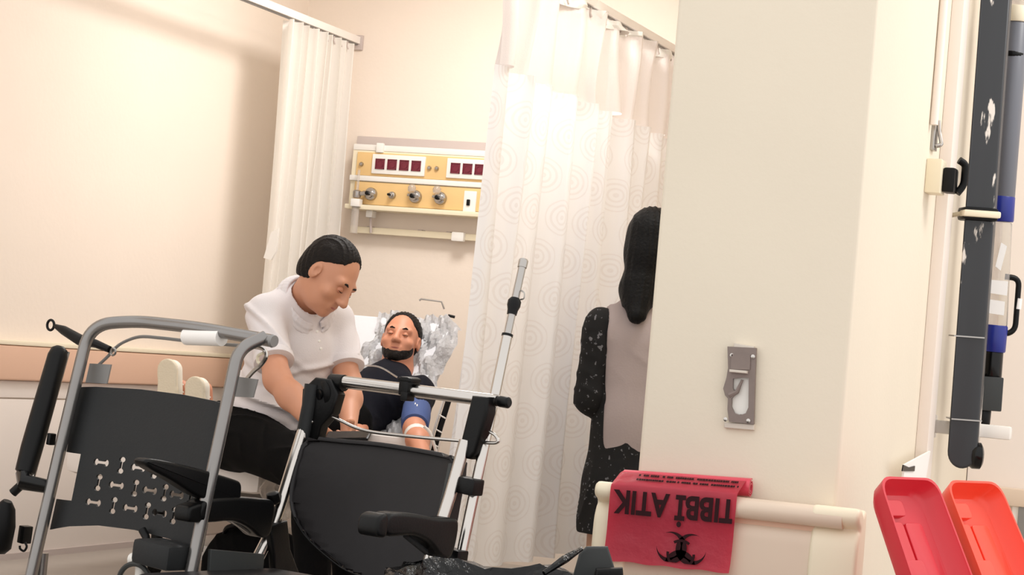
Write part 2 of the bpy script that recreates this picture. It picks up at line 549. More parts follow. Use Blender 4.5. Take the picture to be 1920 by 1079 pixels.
class Head:
    """head frame: x = the person's left, y = face direction, z = crown; s scales a 0.235 m head"""
    def __init__(self, c, fwd, up, s=1.0):
        y = unit(fwd); up = np.array(up, float); z = unit(up - y * (up @ y)); x = np.cross(y, z)
        self.B = np.stack([x, y, z]); self.c = np.array(c, float); self.s = s

    def p(self, x, y, z): return self.c + self.s * (x * self.B[0] + y * self.B[1] + z * self.B[2])

    def add(self, b, neck=None, stubble=False):
        s = self.s; B = self.B; p = self.p
        b.ell(p(0, -.018, .03), (.074 * s, .094 * s, .084 * s), B, k=.01)
        b.ell(p(0, .022, -.03), (.064 * s, .072 * s, .088 * s), B, k=.03 * s)
        b.ell(p(0, .038, -.078), (.046 * s, .046 * s, .036 * s), B, k=.03 * s)
        b.ell(p(0, .074, -.1), (.02 * s, .016 * s, .015 * s), B, k=.02 * s)
        b.cap(p(-.044, .074, .016), p(.044, .074, .016), .012 * s, k=.016 * s)
        for q in (-1, 1):
            b.ell(p(q * .031, .098, -.004), (.019 * s, .016 * s, .012 * s), B, k=.012 * s, op='-')
            b.ell(p(q * .045, .062, -.035), (.022 * s, .02 * s, .018 * s), B, k=.02 * s)
            b.ell(p(q * .077, -.008, -.012), (.009 * s, .02 * s, .031 * s), B, k=.006 * s)
            b.ell(p(q * .083, .0, -.008), (.006 * s, .009 * s, .015 * s), B, k=.004 * s, op='-')
            b.ell(p(q * .013, .1, -.038), (.009 * s, .011 * s, .008 * s), B, k=.006 * s)
        b.cap(p(0, .088, .008), p(0, .112, -.034), .009 * s, .013 * s, k=.012 * s)
        b.cap(p(-.02, .087, -.062), p(.02, .087, -.062), .0065 * s, k=.006 * s)
        b.cap(p(-.017, .085, -.074), p(.017, .085, -.074), .0075 * s, k=.006 * s)
        if neck is not None: b.cap(p(0, -.022, -.055), neck, .054 * s, .062 * s, k=.03)

    def details(self, parent, closed=False):
        s = self.s
        for q in (-1, 1):
            bm = nb(); c = Vector(self.p(q * .031, .079, -.004))
            bmesh.ops.create_uvsphere(bm, u_segments=14, v_segments=10, radius=.0115 * s, matrix=Matrix.Translation(c))
            e = obj('eye', bm, 'skin2' if closed else 'eye', parent)
            lid = tubeo([self.p(q * .019, .0895, -.0075), self.p(q * .031, .0925, -.0095), self.p(q * .044, .0865, -.0075)], [.0008 * s, .0014 * s, .0008 * s], 6)
            if closed: obj('eyelashes', lid, 'hair', e)
            else: lid.free()
            if not closed:
                bm = nb(); c2 = Vector(self.p(q * .031, .0868, -.006))
                bmesh.ops.create_uvsphere(bm, u_segments=12, v_segments=8, radius=.0052 * s, matrix=Matrix.Translation(c2))
                obj('iris', bm, 'iris', e)
            bm = tubeo([self.p(q * .014, .088, .017), self.p(q * .03, .0895, .022), self.p(q * .05, .074, .016)], [.002 * s, .004 * s, .002 * s], 8)
            obj('eyebrow', bm, 'hair', parent)
        bm = tubeo(fillet([self.p(-.021, .088, -.067), self.p(0, .0955, -.067), self.p(.021, .088, -.067)], .01), .0035 * s, 8)
        obj('lips', bm, 'lip', parent)

    def hair(self, vox=.004, thick=.010, front=.055, side_z=-.02, recede=0.0):
        s = self.s; p = self.p; B = self.B
        b = Body(self.c - .2 * s, self.c + .2 * s, vox)
        t = thick
        b.ell(p(0, -.020, .032), ((.074 + t) * s, (.094 + t) * s, (.084 + t) * s), B, k=.005)
        b.ell(p(0, -.040, -.012), ((.070 + t) * s, (.070 + t) * s, (.078 + t) * s), B, k=.02)
        b.keep_either(p(0, front - recede, .055), .62 * B[1] - .78 * B[2], p(0, -.012, .0), B[1] + .15 * B[2])
        b.plane(p(0, .045, .03), B[1])
        b.plane(p(0, -.04, -.062), -1 * B[2] + .35 * B[1])
        for q in (-1, 1): b.ell(p(q * .09, .01, -.028), (.035 * s, .034 * s, .045 * s), B, k=.004, op='-')
        f = folds(.0022, 260, B[0] + .3 * B[2], 3)
        return b.mesh(f, 1)


def hand(b, wrist, fwd, palm_n, side, s=1.0, curl=.5):
    """palm, four unequal fingers and a thumb; fwd runs to the fingertips, palm_n out of the palm, side = +1 when the thumb is on fwd x palm_n"""
    f = unit(fwd); n = unit(np.array(palm_n) - f * (np.array(palm_n) @ f)); x = np.cross(f, n) * side
    w = np.array(wrist, float)
    b.cap(w, w + f * .02 * s, .024 * s, .027 * s, k=.015, squash=(n, 1.4))
    c = w + f * .055 * s
    for q in (-.022, -.007, .008, .023):
        b.cap(w + f * .02 * s + x * q * .6 * s, w + f * .088 * s + x * q * s, .014 * s, .0115 * s, k=.012, squash=(n, 1.15))
    for q, L in ((.027, .066), (.009, .075), (-.009, .07), (-.026, .054)):
        p = w + f * .088 * s + x * q * s; d = f
        for seg, (l, r) in enumerate(((.45, .0092), (.32, .0083), (.23, .0075))):
            ang = curl * (.55 + .5 * seg)
            d2 = unit(f * cos(ang) + n * sin(ang) + x * q * 1.2)
            e = p + d2 * L * l * s; b.cap(p, e, r * s, r * .92 * s, k=.003); p = e
    t0 = w + f * .03 * s + x * .024 * s; t1 = t0 + unit(f * .6 + x * .75 + n * .35) * .04 * s
    b.cap(t0, t1, .0125 * s, .011 * s, k=.01)
    t2 = t1 + unit(f * .85 + x * .25 + n * .5) * .034 * s; b.cap(t1, t2, .0105 * s, .009 * s, k=.004)


# ================================================================== the setting
XL, YB, XP, YP, ZC = -4.626, 9.258, -1.113, 5.364, 2.95
XPL = -1.630
struct('floor', boxo((-1.5, 4.0, -.05), (8.5, 11.5, .1)), 'floor')
struct('ceiling', boxo((-2.2, 7.85, ZC + .05), (5.3, 3.0, .1)), 'ceil')
struct('wall_left', boxo((XL - .05, 6.65, ZC / 2), (.1, 5.3, ZC)), 'wall')
struct('wall_back', boxo((-2.7, YB + .05, ZC / 2), (4.1, .1, ZC)), 'wall')
bm = nb()
pp = roundpoly([(XPL, YP), (XP, YP), (XP, YB), (XPL, YB)], [.012, .012, 0, 0], 3)
prism(bm, [(p.x, p.y, 0) for p in pp], (0, 0, ZC))
pw = struct('wall_pillar', bm, 'pillar')
struct('wall_right', boxo((.2, 7.45 + .05, ZC / 2), (2.62, .1, ZC)), 'wains')
# left wall: cushioned guard rail, pale wainscot with a joint line
bm = nb(); prof = roundpoly([(0, .680), (.035, .680), (.035, .812), (0, .812)], [0, .008, .008, 0], 3)
prism(bm, [(XL + p.x, 4.0, p.y) for p in prof], (0, YB - 4.0, 0))
struct('trim_1', bm, 'bumper')
bm = nb(); box(bm, (XL + .019, (4 + YB) / 2, .8215), (.038, YB - 4, .017), bevel=.004)
struct('trim_2', bm, 'cap')
bm = nb(); box(bm, (XL + .006, (4 + YB) / 2, .305), (.012, YB - 4, .607), bevel=.003)
box(bm, (XL + .006, (4 + YB) / 2, .646), (.012, YB - 4, .064), bevel=.003)
struct('trim_3', bm, 'wains')
struct('baseboard_left', boxo((XL + .016, (4 + YB) / 2, .012), (.012, YB - 4, .024)), 'lilac')
bm = nb(); box(bm, (-.1, 7.42, .615), (2.0, .06, .06), bevel=.012)
struct('trim_4', bm, 'rail_beige')

# ================================================================== curtains
def curtain_sheet(x, y0, y1, z0, z1, pleats, amp, seed, nz=26, per=14, drift=0.0, flare=0.25, near=0.0):
    r = np.random.default_rng(seed); nx = int(pleats * per)
    ph = np.cumsum(r.uniform(.7, 1.3, nx)); ph = ph / ph[-1] * pleats * 2 * pi
    am = np.interp(np.linspace(0, 1, nx), np.linspace(0, 1, 14), r.uniform(.55, 1.25, 14))
    am2 = np.interp(np.linspace(0, 1, nx), np.linspace(0, 1, 14), r.uniform(.3, 1.3, 14))
    bm = nb(); uvl = bm.loops.layers.uv.new('UVMap'); g = []
    for k in range(nz + 1):
        t = k / nz; z = z1 + (z0 - z1) * t; row = []
        for i in range(nx):
            u = i / (nx - 1)
            a = amp * ((1 - t) * am[i] + t * am2[i] * (1 + flare))
            dx = a * sin(ph[i]) + .25 * a * sin(ph[i] * .37 + 3 * t + seed) + drift * t * (u - .5)
            y = y0 - near * t * (1 - u) ** 2 + (y1 - y0) * u + .3 * a * cos(ph[i] * 2) + .012 * t * sin(5 * u + 4 * t)
            row.append((bm.verts.new((x + dx, y, z)), u * pleats * .16, z))
        g.append(row)
    for a, b in zip(g, g[1:]):
        for i in range(nx - 1):
            q = (a[i], a[i + 1], b[i + 1], b[i]); f = bm.faces.new([w[0] for w in q])
            for l, w in zip(f.loops, q): l[uvl].uv = (w[1], w[2])
    return bm


ZR = 2.324


def rail_thing(name, label, x, y0):
    t = thing(name, label, 'rail', (x, y0, ZR))
    bm = nb(); box(bm, (x, (y0 + YB) / 2, ZR + .014), (.026, YB - y0, .034), bevel=.003)
    o = obj('rail', bm, 'white_metal', t)
    bm = nb(); box(bm, (x - .004, (y0 + YB) / 2, ZR - .006), (.010, YB - y0, .008))
    obj('track_groove', bm, 'grey_plate', t)
    bm = nb(); box(bm, (x, YB - .008, ZR + .004), (.05, .016, .07), bevel=.004); obj('wall_bracket', bm, 'lilac', t)
    for yy in (y0 + .8, y0 + 2.6):
        bm = nb(); tube(bm, [(x, yy, ZR + .03), (x, yy, ZC)], .008, 10); obj('ceiling_hanger', bm, 'white_metal', t)
    return t


rail_thing('curtain_rail', 'white ceiling curtain rail on the left, above the bunched cream curtain', -4.347, 4.2)
rail_thing('curtain_rail', 'white ceiling curtain rail on the right, along the top of the wide patterned curtain', -2.79, 4.6)


def hooks(parent, x, y0, y1, n):
    for i in range(n):
        y = y0 + (y1 - y0) * (i + .5) / n
        bm = nb(); tube(bm, [(x, y, ZR - .008), (x, y, ZR - .03), (x + .006, y, ZR - .045)], .004, 6)
        obj('hook', bm, 'lilac', parent)


t = thing('curtain', 'narrow cream curtain bunched in tight pleats beside the ochre wall panel', 'curtain', (-4.347, 8.85, .25))
obj('cloth', curtain_sheet(-4.347, 8.50, 9.19, .28, ZR - .014, 8.5, .040, 5, flare=.3), 'curtain_left', t)
hooks(t, -4.347, 8.52, 9.17, 9)
tp = [on_y(*q, 8.45) for q in ((522, 428), (508, 436), (494, 484), (508, 488), (518, 470))]
bm = nb(); prism(bm, tp, (0, .012, 0)); obj('tie_back', bm, 'white', t)

t = thing('curtain', 'wide white curtain with arched pattern and mesh top hanging in the middle', 'curtain', (-2.79, 8.1, .2))
ZM = 1.945
obj('cloth', curtain_sheet(-2.79, 7.06, 9.2, .17, ZM, 9.0, .050, 11, nz=34, per=22, near=.16), 'curtain', t)
obj('mesh_top', curtain_sheet(-2.79, 7.06, 9.2, ZM, ZR - .016, 9.0, .050, 11, nz=8, per=22, flare=0), 'mesh_band', t)
obj('header_tape', curtain_sheet(-2.79, 7.06, 9.2, ZR - .05, ZR - .014, 9.0, .052, 11, nz=2, per=22, flare=0), 'white', t)
hooks(t, -2.79, 7.15, 9.18, 22)

# ================================================================== bed-head services panel on the back wall
YF = YB - .099
def bx(px): return float(on_y(px, 345, YF)[0])
XA, XZ = bx(655), -2.95
t = thing('wall_service_panel', 'ochre hospital wall panel with maroon sockets and gas outlets above the bed', 'panel', ((XA + XZ) / 2, YB, 1.53))
XM, XW = (XA + XZ) / 2, XZ - XA
obj('top_duct', boxo((XM, YB - .03, 1.866), (XW, .06, .040), bevel=.004), 'lilac', t)
bm = nb(); box(bm, (XM, YB - .045, 1.832), (XW, .09, .028), bevel=.004); obj('upper_rail', bm, 'white', t)
obj('housing', boxo((XM, YB - .045, 1.68), (XW, .09, .275), bevel=.004), 'cream', t)
obj('upper_fascia', boxo((XM + .012, YB - .093, 1.755), (XW - .03, .012, .108), bevel=.003), 'fascia', t)
obj('divider_strip', boxo((XM, YB - .095, 1.688), (XW, .02, .024), bevel=.003), 'white', t)
obj('lower_fascia', boxo((XM + .012, YB - .093, 1.620), (XW - .03, .012, .104), bevel=.003), 'fascia', t)
obj('bottom_lip', boxo((XM, YB - .06, 1.553), (XW, .14, .022), bevel=.004), 'cream', t)
obj('rail_clip', boxo((bx(707), YB - .098, 1.832), (.034, .02, .044), bevel=.003), 'white', t)
for x0, n in ((711, 4), (853, 4)):
    pc = bx(x0 + 11.35 * (n - 1))
    p = obj('socket_plate', boxo((pc, YF - .004, 1.757), (.063 * n + .012, .012, .090), bevel=.003), 'white', t)
    for i in range(n):
        cx = bx(x0 + 22.7 * i)
        bm = nb()
        for sx, sz, w, h in ((0, .022, .046, .004), (0, -.022, .046, .004), (-.021, 0, .004, .048), (.021, 0, .004, .048)):
            box(bm, (cx + sx, YF - .011, 1.757 + sz), (w, .006, h))
        box(bm, (cx, YF - .0095, 1.757), (.040, .003, .042))
        lathe(bm, [(.016, 0), (.016, .002), (.013, .002), (.013, .0005)], (cx, YF - .011, 1.757), (0, -1, 0), 16)
        obj('socket', bm, 'maroon', p)
for cx in (675, 803, 817):
    bm = nb(); lathe(bm, [(.010, 0), (.010, .008), (.006, .014), (.002, .015)], (bx(cx), YF, 1.752), (0, -1, 0), 14)
    obj('jack', bm, 'steel', t)
for cx, big in ((698, 1), (738, 0), (782, 1), (829, 1)):
    c = (bx(cx), YF, 1.617)
    r = .030 if big else .017
    bm = nb(); lathe(bm, [(r, 0), (r, .010), (r * .9, .016), (r * .62, .018), (r * .6, .03), (r * .25, .032)], c, (0, -1, 0), 22)
    o = obj('gas_outlet', bm, 'steel', t)
    bm = nb(); lathe(bm, [(r * .34, .030), (r * .34, .052), (r * .2, .055)], c, (0, -1, 0), 12); obj('outlet_nozzle', bm, 'black', o)
    if big:
        bm = nb(); tube(bm, [(c[0] - .028, YF - .03, 1.622), (c[0] + .03, YF - .03, 1.610)], .007, 8); obj('outlet_lever', bm, 'steel', o)
        if cx > 700:
            bm = nb(); lathe(bm, [(.008, -.02), (.018, -.012), (.019, .006), (.010, .018)], (c[0] - .012, YF - .026, 1.652), (0, 0, 1), 14)
            obj('outlet_knob', bm, 'glassy', o)
obj('switch_plate', boxo((bx(885), YF - .004, 1.608), (.06, .012, .10), bevel=.003), 'white', t)
obj('rocker', boxo((bx(883), YF - .013, 1.605), (.016, .008, .028), bevel=.003), 'black', t)

t = thing('oxygen_flowmeter', 'small clear flowmeter with white body plugged into the leftmost gas outlet', 'flowmeter', (bx(676), YF - .04, 1.55))
bm = nb(); tube(bm, [(bx(698), YF - .03, 1.617), (bx(676), YF - .035, 1.612)], .010, 10); obj('connector', bm, 'steel', t)
bm = nb(); lathe(bm, [(.017, 0), (.019, .01), (.019, .03), (.012, .036)], (bx(677), YF - .035, 1.593), (0, 0, 1), 16); obj('regulator', bm, 'steel', t)
obj('body', boxo((bx(678), YF - .037, 1.570), (.044, .04, .036), bevel=.004), 'white', t)
bm = nb(); tube(bm, [(bx(677), YF - .035, 1.628), (bx(677), YF - .035, 1.722)], .006, 10); obj('gauge_tube', bm, 'glassy', t)
bm = nb(); tube(bm, [(bx(677), YF - .035, 1.552), (bx(677), YF - .035, 1.43)], .017, 14); obj('humidifier_jar', bm, 'glassy', t)
t = thing('junction_block', 'small white block under the ochre wall panel beside the flowmeter', 'box', (bx(696), YB - .07, 1.515))
bm = nb(); box(bm, (bx(696), YB - .07, 1.526), (.032, .05, .032), bevel=.004); obj('block', bm, 'white', t)
bm = nb(); tube(bm, [(bx(696), YB - .07, 1.51), (bx(697), YB - .06, 1.44)], .006, 8); obj('cable', bm, 'lilac', t)

t = thing('equipment_rail', 'pale narrow equipment rail on the back wall below the ochre panel', 'rail', (XM, YB, 1.44))
obj('bar', boxo((XM, YB - .045, 1.452), (XW, .012, .030), bevel=.003), 'cream', t)
for px in (690, 786, 840, 960, 1080):
    obj('bracket', boxo((bx(px), YB - .022, 1.455), (.022, .045, .034), bevel=.003), 'lilac', t)
tag(obj('rail_clamp', boxo((bx(862), YB - .058, 1.450), (.06, .03, .042), bevel=.006), 'white'), 'small white clamp on the equipment rail near the wide curtain', 'clamp')

# ================================================================== fixtures on the pillar and its side
t = thing('wall_fixture', 'broken grey metal wall fixture screwed to the beige pillar', 'fixture', (-1.38, YP, .81))


def fx(u, v, d=0.0):     # u, v in the crop of the fixture: across and down, d out of the wall
    c = on_y(1320 + u / 5.393, 620 + v / 5.393, YP); return (c[0], YP - d, c[2])


bm = nb(); prism(bm, [fx(*q) for q in ((215, 930), (515, 950), (515, 1010), (215, 985))], (0, -.012, 0), .002); obj('lower_bracket', bm, 'plate_light', t)
bm = nb(); prism(bm, [fx(*q) for q in ((318, 130), (520, 165), (520, 235), (318, 205))], (0, -.016, 0), .002); obj('upper_bracket', bm, 'plate_light', t)
outline = [(255, 165), (545, 180), (535, 420), (520, 950), (270, 925), (255, 800), (260, 690), (232, 660), (212, 590), (245, 480), (262, 380)]
hole = [(310, 490), (395, 480), (470, 480), (466, 780), (440, 838), (385, 858), (325, 838), (292, 770), (294, 690), (340, 640), (308, 588)]
w0 = on_y(1390, 720, YP)


def flat(u, v): c = fx(u, v); return (c[0], c[2])


bm = plate_with_holes([flat(*q) for q in outline], [[flat(*q) for q in hole]], .010, lambda a, b, c: (a, YP - .013 + c, b)); obj('face_plate', bm, 'plate_metal', t)
bm = nb(); prism(bm, [fx(*q, .018) for q in ((300, 240), (490, 250), (485, 400), (290, 395))], (0, -.004, 0)); obj('cover', bm, 'plate_metal', t)
bm = nb(); prism(bm, [fx(*q, .014) for q in ((290, 396), (465, 412), (462, 440), (288, 424))], (0, -.02, 0), .002); obj('ledge', bm, 'plate_light', t)
bm = nb(); prism(bm, [fx(*q, .002) for q in ((300, 480), (480, 480), (470, 850), (290, 850))], (0, -.003, 0)); obj('inner_cup', bm, 'white', t)
bm = nb(); tube(bm, [fx(400, 500, .012), fx(350, 620, .014), fx(270, 660, .014)], [.003, .006, .008], 8); obj('broken_arm', bm, 'plate_metal', t)
for q in ((303, 255), (515, 268), (238, 900), (468, 915)):
    c = fx(*q, .018); bm = nb(); lathe(bm, [(.0055, 0), (.0055, .003), (.002, .004)], c, (0, -1, 0), 12); obj('screw', bm, 'chrome', t)

# handrail with crash guard round the foot of the pillar
XR0, XR1 = -1.690, -1.045
t = thing('handrail', 'beige handrail and crash guard with cream end caps across the foot of the pillar', 'handrail', (-1.4, YP, .38))
YRF = YP - .075
prof = roundpoly([(YP, .39), (YP - .070, .40), (YP - .078, .42), (YP - .078, .555), (YP - .066, .580), (YP, .585)], [0, .01, .015, .015, .012, 0], 4)
bm = nb(); prism(bm, [(XR0 + .03, p.x, p.y) for p in prof], (XR1 - XR0 - .06, 0, 0)); obj('crash_guard', bm, 'rail_beige', t)
bm = nb(); tube(bm, [(XR0 + .03, YRF, .616), (XR1 - .03, YRF, .616)], .026, 20); obj('grip_rail', bm, 'rail_beige', t)
bm = nb(); box(bm, ((XR0 + XR1) / 2, YP - .05, .592), (XR1 - XR0 - .1, .03, .03)); obj('rail_neck', bm, 'bumper', t)


def endcap(x0, x1, rl, rr):
    bm = nb()
    pr = smooth_closed([(YP, .385), (YP - .072, .395), (YP - .086, .43), (YP - .086, .54), (YP - .074, .578), (YP - .066, .592), (YP - .092, .606), (YP - .100, .624), (YP - .088, .642), (YP - .062, .642), (YP - .04, .628), (YP, .62)], 4)
    prism(bm, [(x0, p.x, p.y) for p in pr], (x1 - x0, 0, 0), .012)
    return bm


obj('end_cap', endcap(XR0 - .02, XR0 + .07, 1, 0), 'cap', t)
obj('end_cap', endcap(XR1 - .108, XR1 + .012, 0, 1), 'cap', t)

# red bag roll draped over the rail
t = thing('red_waste_bag', 'red medical waste bag unrolled over the handrail with upside-down print', 'bag', (-1.5, YP - .06, .44))
X0, X1 = -1.656, -1.330
bm = nb(); path = [(YP - .026, .679), (YP - .05, .674), (YP - .075, .662), (YP - .100, .650), (YP - .107, .636), (YP - .105, .58), (YP - .101, .53), (YP - .103, .475), (YP - .106, .452)]
path = smooth_open(path, 4); g = []
for i, q in enumerate(path):
    row = []
    for k in range(25):
        u = k / 24
        f = i / (len(path) - 1)
        row.append(bm.verts.new((X0 + (X1 - X0) * u - .016 * f + .006 * (f - .4), q[0] - .003 * sin(9 * u + 3) * f, q[1] + .010 * (u - .5) * (1 if f < .5 else .4) - .0016 * sin(22 * u) * f)))
    g.append(row)
for a, b in zip(g, g[1:]):
    for k in range(24): bm.faces.new((a[k], a[k + 1], b[k + 1], b[k]))
bmesh.ops.solidify(bm, geom=bm.faces[:], thickness=.0012)
obj('sheet', bm, 'red_bag', t)
bm = nb(); sp = [];
for k in range(60):
    a = k / 60 * 5.2 * pi; r = .022 - .0155 * k / 60
    sp.append((YP - .026 + r * cos(a + 1.2), .658 + r * sin(a + 1.2)))
for (a, b) in zip(sp, sp[1:]):
    v = [bm.verts.new((x, q[0], q[1] + .006 * (1 if x == X1 + .006 else -1))) for x, q in ((X0, a), (X1 + .006, a), (X1 + .006, b), (X0, b))]
    bm.faces.new(v)
bmesh.ops.remove_doubles(bm, verts=bm.verts, dist=1e-5); bmesh.ops.solidify(bm, geom=bm.faces[:], thickness=.003)
obj('roll', bm, 'red_bag', t, angle=60)
YT = YP - .1085
XC = (X0 + X1) / 2 - .006


def upside(u, v, zc, xc, y=None): return lambda a, b: (xc - a, y if y is not None else YT - .002, zc - b)


bm = text_mesh('TIBBİ ATIK', lambda a, b: (XC + .006 - a, YT - .003 - .0005, .606 - b + .02 * ((XC - a) - XC)), .080, .0026, .80)
bmesh.ops.bisect_plane(bm, geom=bm.verts[:] + bm.edges[:] + bm.faces[:], plane_co=(X1 - .013, 0, 0), plane_no=(1, 0, 0), clear_outer=True)   # the first letter is cut by the edge of the sheet
obj('print', bm, 'ink', t)
# biohazard sign, upside down like the lettering
bm = nb(); S = .0026; hz = on_y(1277, 1040, YT); zc0 = float(hz[2]); xc0 = float(hz[0])


def crescent(bm, cx, cy, R, ix, iy, r, n=44):
    pts = []
    base = atan2(cy, cx)
    d = sqrt((ix - cx) ** 2 + (iy - cy) ** 2)
    a = (R * R - r * r + d * d) / (2 * d); h = sqrt(max(R * R - a * a, 0)); th = atan2(h, a)
    o = [(cx + R * cos(base + th + (2 * pi - 2 * th) * k / n), cy + R * sin(base + th + (2 * pi - 2 * th) * k / n)) for k in range(n + 1)]
    a2 = d - a; th2 = pi - atan2(h, a2)
    th2 = atan2(h, -a2)
    i_ = [(ix + r * cos(base + th2 + (2 * pi - 2 * th2) * k / n), iy + r * sin(base + th2 + (2 * pi - 2 * th2) * k / n)) for k in range(n + 1)]
    vo = [bm.verts.new((xc0 - x * S, YT - .0035, zc0 - y * S)) for x, y in o]
    vi = [bm.verts.new((xc0 - x * S, YT - .0035, zc0 - y * S)) for x, y in i_]
    for k in range(n): bm.faces.new((vo[k], vo[k + 1], vi[k + 1], vi[k]))


for k in range(3):
    a = pi / 2 + k * 2 * pi / 3
    crescent(bm, 11 * cos(a), 11 * sin(a), 15, 14.6 * cos(a), 14.6 * sin(a), 12.0)
for k in range(3):
    a0 = -pi / 2 + k * 2 * pi / 3
    vs = [[bm.verts.new((xc0 - r * cos(a0 + w) * S, YT - .0036, zc0 - r * sin(a0 + w) * S)) for w in np.linspace(-.62, .62, 12)] for r in (11.6, 14.2)]
    for j in range(11): bm.faces.new((vs[0][j], vs[0][j + 1], vs[1][j + 1], vs[1][j]))
bmesh.ops.bisect_plane(bm, geom=bm.verts[:] + bm.edges[:] + bm.faces[:], plane_co=(0, 0, zc0 - .022), plane_no=(0, 0, -1), clear_outer=True)   # the print runs out at the torn edge
obj('hazard_sign', bm, 'ink', t)
# two lines of small print, too small to read: rows of short strokes on the sloping top
bm = nb()
for row, (yy, zz, x0, x1) in enumerate(((YP - .062, .6690, X0 + .05, X1 - .02), (YP - .082, .6590, X0 + .05, X1 - .015))):
    x = x0
    while x < x1:
        w = random.uniform(.004, .008)
        if random.random() > .14:
            zz2 = zz + .010 * ((x - X0) / (X1 - X0) - .5) + .0035
            box(bm, (x + w / 2, yy, zz2), (w * .8, .006, .0012), Matrix.Rotation(radians(32), 3, 'X'))
        x += w
obj('small_print', bm, 'ink', t)

# ---- right side of the pillar: trunking, socket, clip, conduit
t = thing('cable_trunking', 'white vertical cable trunking on the bright side of the pillar', 'trunking', (XP, 6.45, 0))
obj('cover', boxo((XP + .018, 6.47, 1.5), (.036, .10, 2.9), bevel=.004), 'trunk', t)
obj('conduit', tubeo([(XP + .012, 6.22, 1.70), (XP + .012, 6.22, 2.94)], .012, 12), 'trunk', t)
t = thing('wall_socket', 'cream surface socket box with black plug on the pillar side', 'socket', (XP, 6.26, 1.49))
obj('box', boxo((XP + .022, 6.26, 1.555), (.044, .085, .098), bevel=.004), 'cream', t)
p = obj('plug', boxo((XP + .062, 6.275, 1.548), (.036, .06, .072), bevel=.008), 'black', t)
obj('plug_grip', tubeo(fillet([(XP + .082, 6.29, 1.515), (XP + .098, 6.30, 1.54), (XP + .098, 6.30, 1.60), (XP + .08, 6.29, 1.61)], .02), .011, 10), 'black_soft', p)
t = thing('wall_clip', 'silver spring clip fixed above the socket box', 'clip', (XP, 6.28, 1.64))
obj('strap', boxo((XP + .006, 6.28, 1.675), (.012, .05, .085), bevel=.003), 'steel', t)
obj('spring', tubeo(fillet([(XP + .012, 6.27, 1.645), (XP + .03, 6.275, 1.65), (XP + .018, 6.28, 1.69), (XP + .014, 6.28, 1.72)], .01), .006, 8), 'chrome', t)

# ---- dark column with rounded foot, strapped to a white arm
cb, ct = at(1804, 848, 6.5), at(1866, 0, 6.5)
t = thing('equipment_column', 'tall dark grey column with chipped edges and rounded foot beside the pillar', 'column', tuple(cb - np.array([0, 0, .06])))
ax = unit(ct - cb); sd = unit(R0 - ax * (R0 @ ax)); bk = unit(np.cross(ax, sd)); bk = bk if bk @ FH > 0 else -bk
top = cb + ax * 1.9
n_ = 14
pr = [cb + sd * (.044 * cos(a)) - ax * (.050 * sin(a)) for a in np.linspace(0, pi, n_)]
pr = [top + sd * .044] + pr + [top - sd * .044]
dv = unit(bk + .30 * sd) * .085
bm = nb(); prism(bm, pr, dv, .008); obj('shell', bm, 'column', t)
bm = nb(); c = cb + sd * .030 - ax * .01; lathe(bm, [(.034, 0), (.04, .008), (.04, .03), (.03, .036)], c + bk * .03, sd, 20); obj('wheel', bm, 'black_gloss', t)
for py in (632, 788):
    c = at(1812 if py > 700 else 1817, py, 6.5)
    bm = nb(); box(bm, c + bk * .037, (.091, .083, .004), Matrix((tuple(sd), tuple(bk), tuple(ax))).transposed()); obj('seam_band', bm, 'steel', t)
bm = nb(); c = at(1838, 402, 6.5); RM = Matrix((tuple(sd), tuple(bk), tuple(ax))).transposed()
box(bm, c + bk * .035, (.104, .10, .040), RM, .010); o = obj('clamp_ring', bm, 'black', t)
bm = nb(); box(bm, c + bk * .03 - sd * .0 - bk * .03, (.110, .07, .020), RM, .006); obj('clamp_strap', bm, 'cap', o)
bm = nb(); tube(bm, [c - sd * .05 + bk * .03, np.array([XP, 6.6, c[2] - .01])], .007, 10); obj('stay_rod', bm, 'cream', t)
t = thing('support_arm', 'white horizontal bracket arm carrying the dark column at its foot', 'bracket', (-1.0, 6.68, .78))
c0, c1 = on_x(1748, 806, XP), at(1906, 808, 6.68)
mid = (np.array([XP, 6.66, .838]) + np.array([c1[0] + .01, 6.66, .838])) / 2
obj('arm', boxo(mid, (c1[0] - XP + .0, .045, .040), bevel=.008), 'white', t)
obj('wall_flange', boxo((XP + .006, 6.66, .838), (.012, .08, .07), bevel=.003), 'white', t)

# ---- grey cylinder with blue bands and black loop handle behind the column
t = thing('suction_unit', 'grey upright cylinder with blue bands and black loop handle behind the dark column', 'cylinder', tuple(at(1855, 790, 6.62)))
D2 = 6.72


def cyl(pa, pb, r, name, m, par=t, n=24):
    a, b = at(*pa, D2), at(*pb, D2); d = b - a; L = np.linalg.norm(d)
    bm = nb(); lathe(bm, [(r * .94, 0), (r, .004), (r, L - .004), (r * .94, L)], a, d / L, n); return obj(name, bm, m, par)


cyl((1880, 372), (1906, 42), .037, 'cylinder', 'cylinder'); cyl((1906, 42), (1909, 12), .042, 'collar', 'cap'); cyl((1909, 12), (1916, -80), .034, 'glass_neck', 'glassy')
cyl((1899, 108), (1900, 98), .0385, 'black_band', 'black')
cyl((1877, 416), (1880, 368), .0385, 'blue_band', 'blue')
cyl((1868, 612), (1877, 418), .034, 'clear_jar', 'glassy')
cyl((1862, 660), (1867, 610), .0375, 'blue_band', 'blue')
cyl((1858, 712), (1862, 658), .032, 'fitting', 'black_gloss')
cyl((1840, 796), (1843, 768), .026, 'foot', 'black')
o = boxo(at(1850, 738, D2 - .01), (.086, .06, .104), RM, .004); obj('control_box', o, 'dgrey', t)
obj('loop_handle', tubeo(fillet([at(1880, 519, D2), at(1911, 522, D2), at(1903, 624, D2), at(1868, 628, D2)], .03), .009, 12), 'black', t)
obj('handle_tape', tubeo([at(1910.5, 560, D2), at(1908, 580, D2)], .0105, 12), 'paper', t)
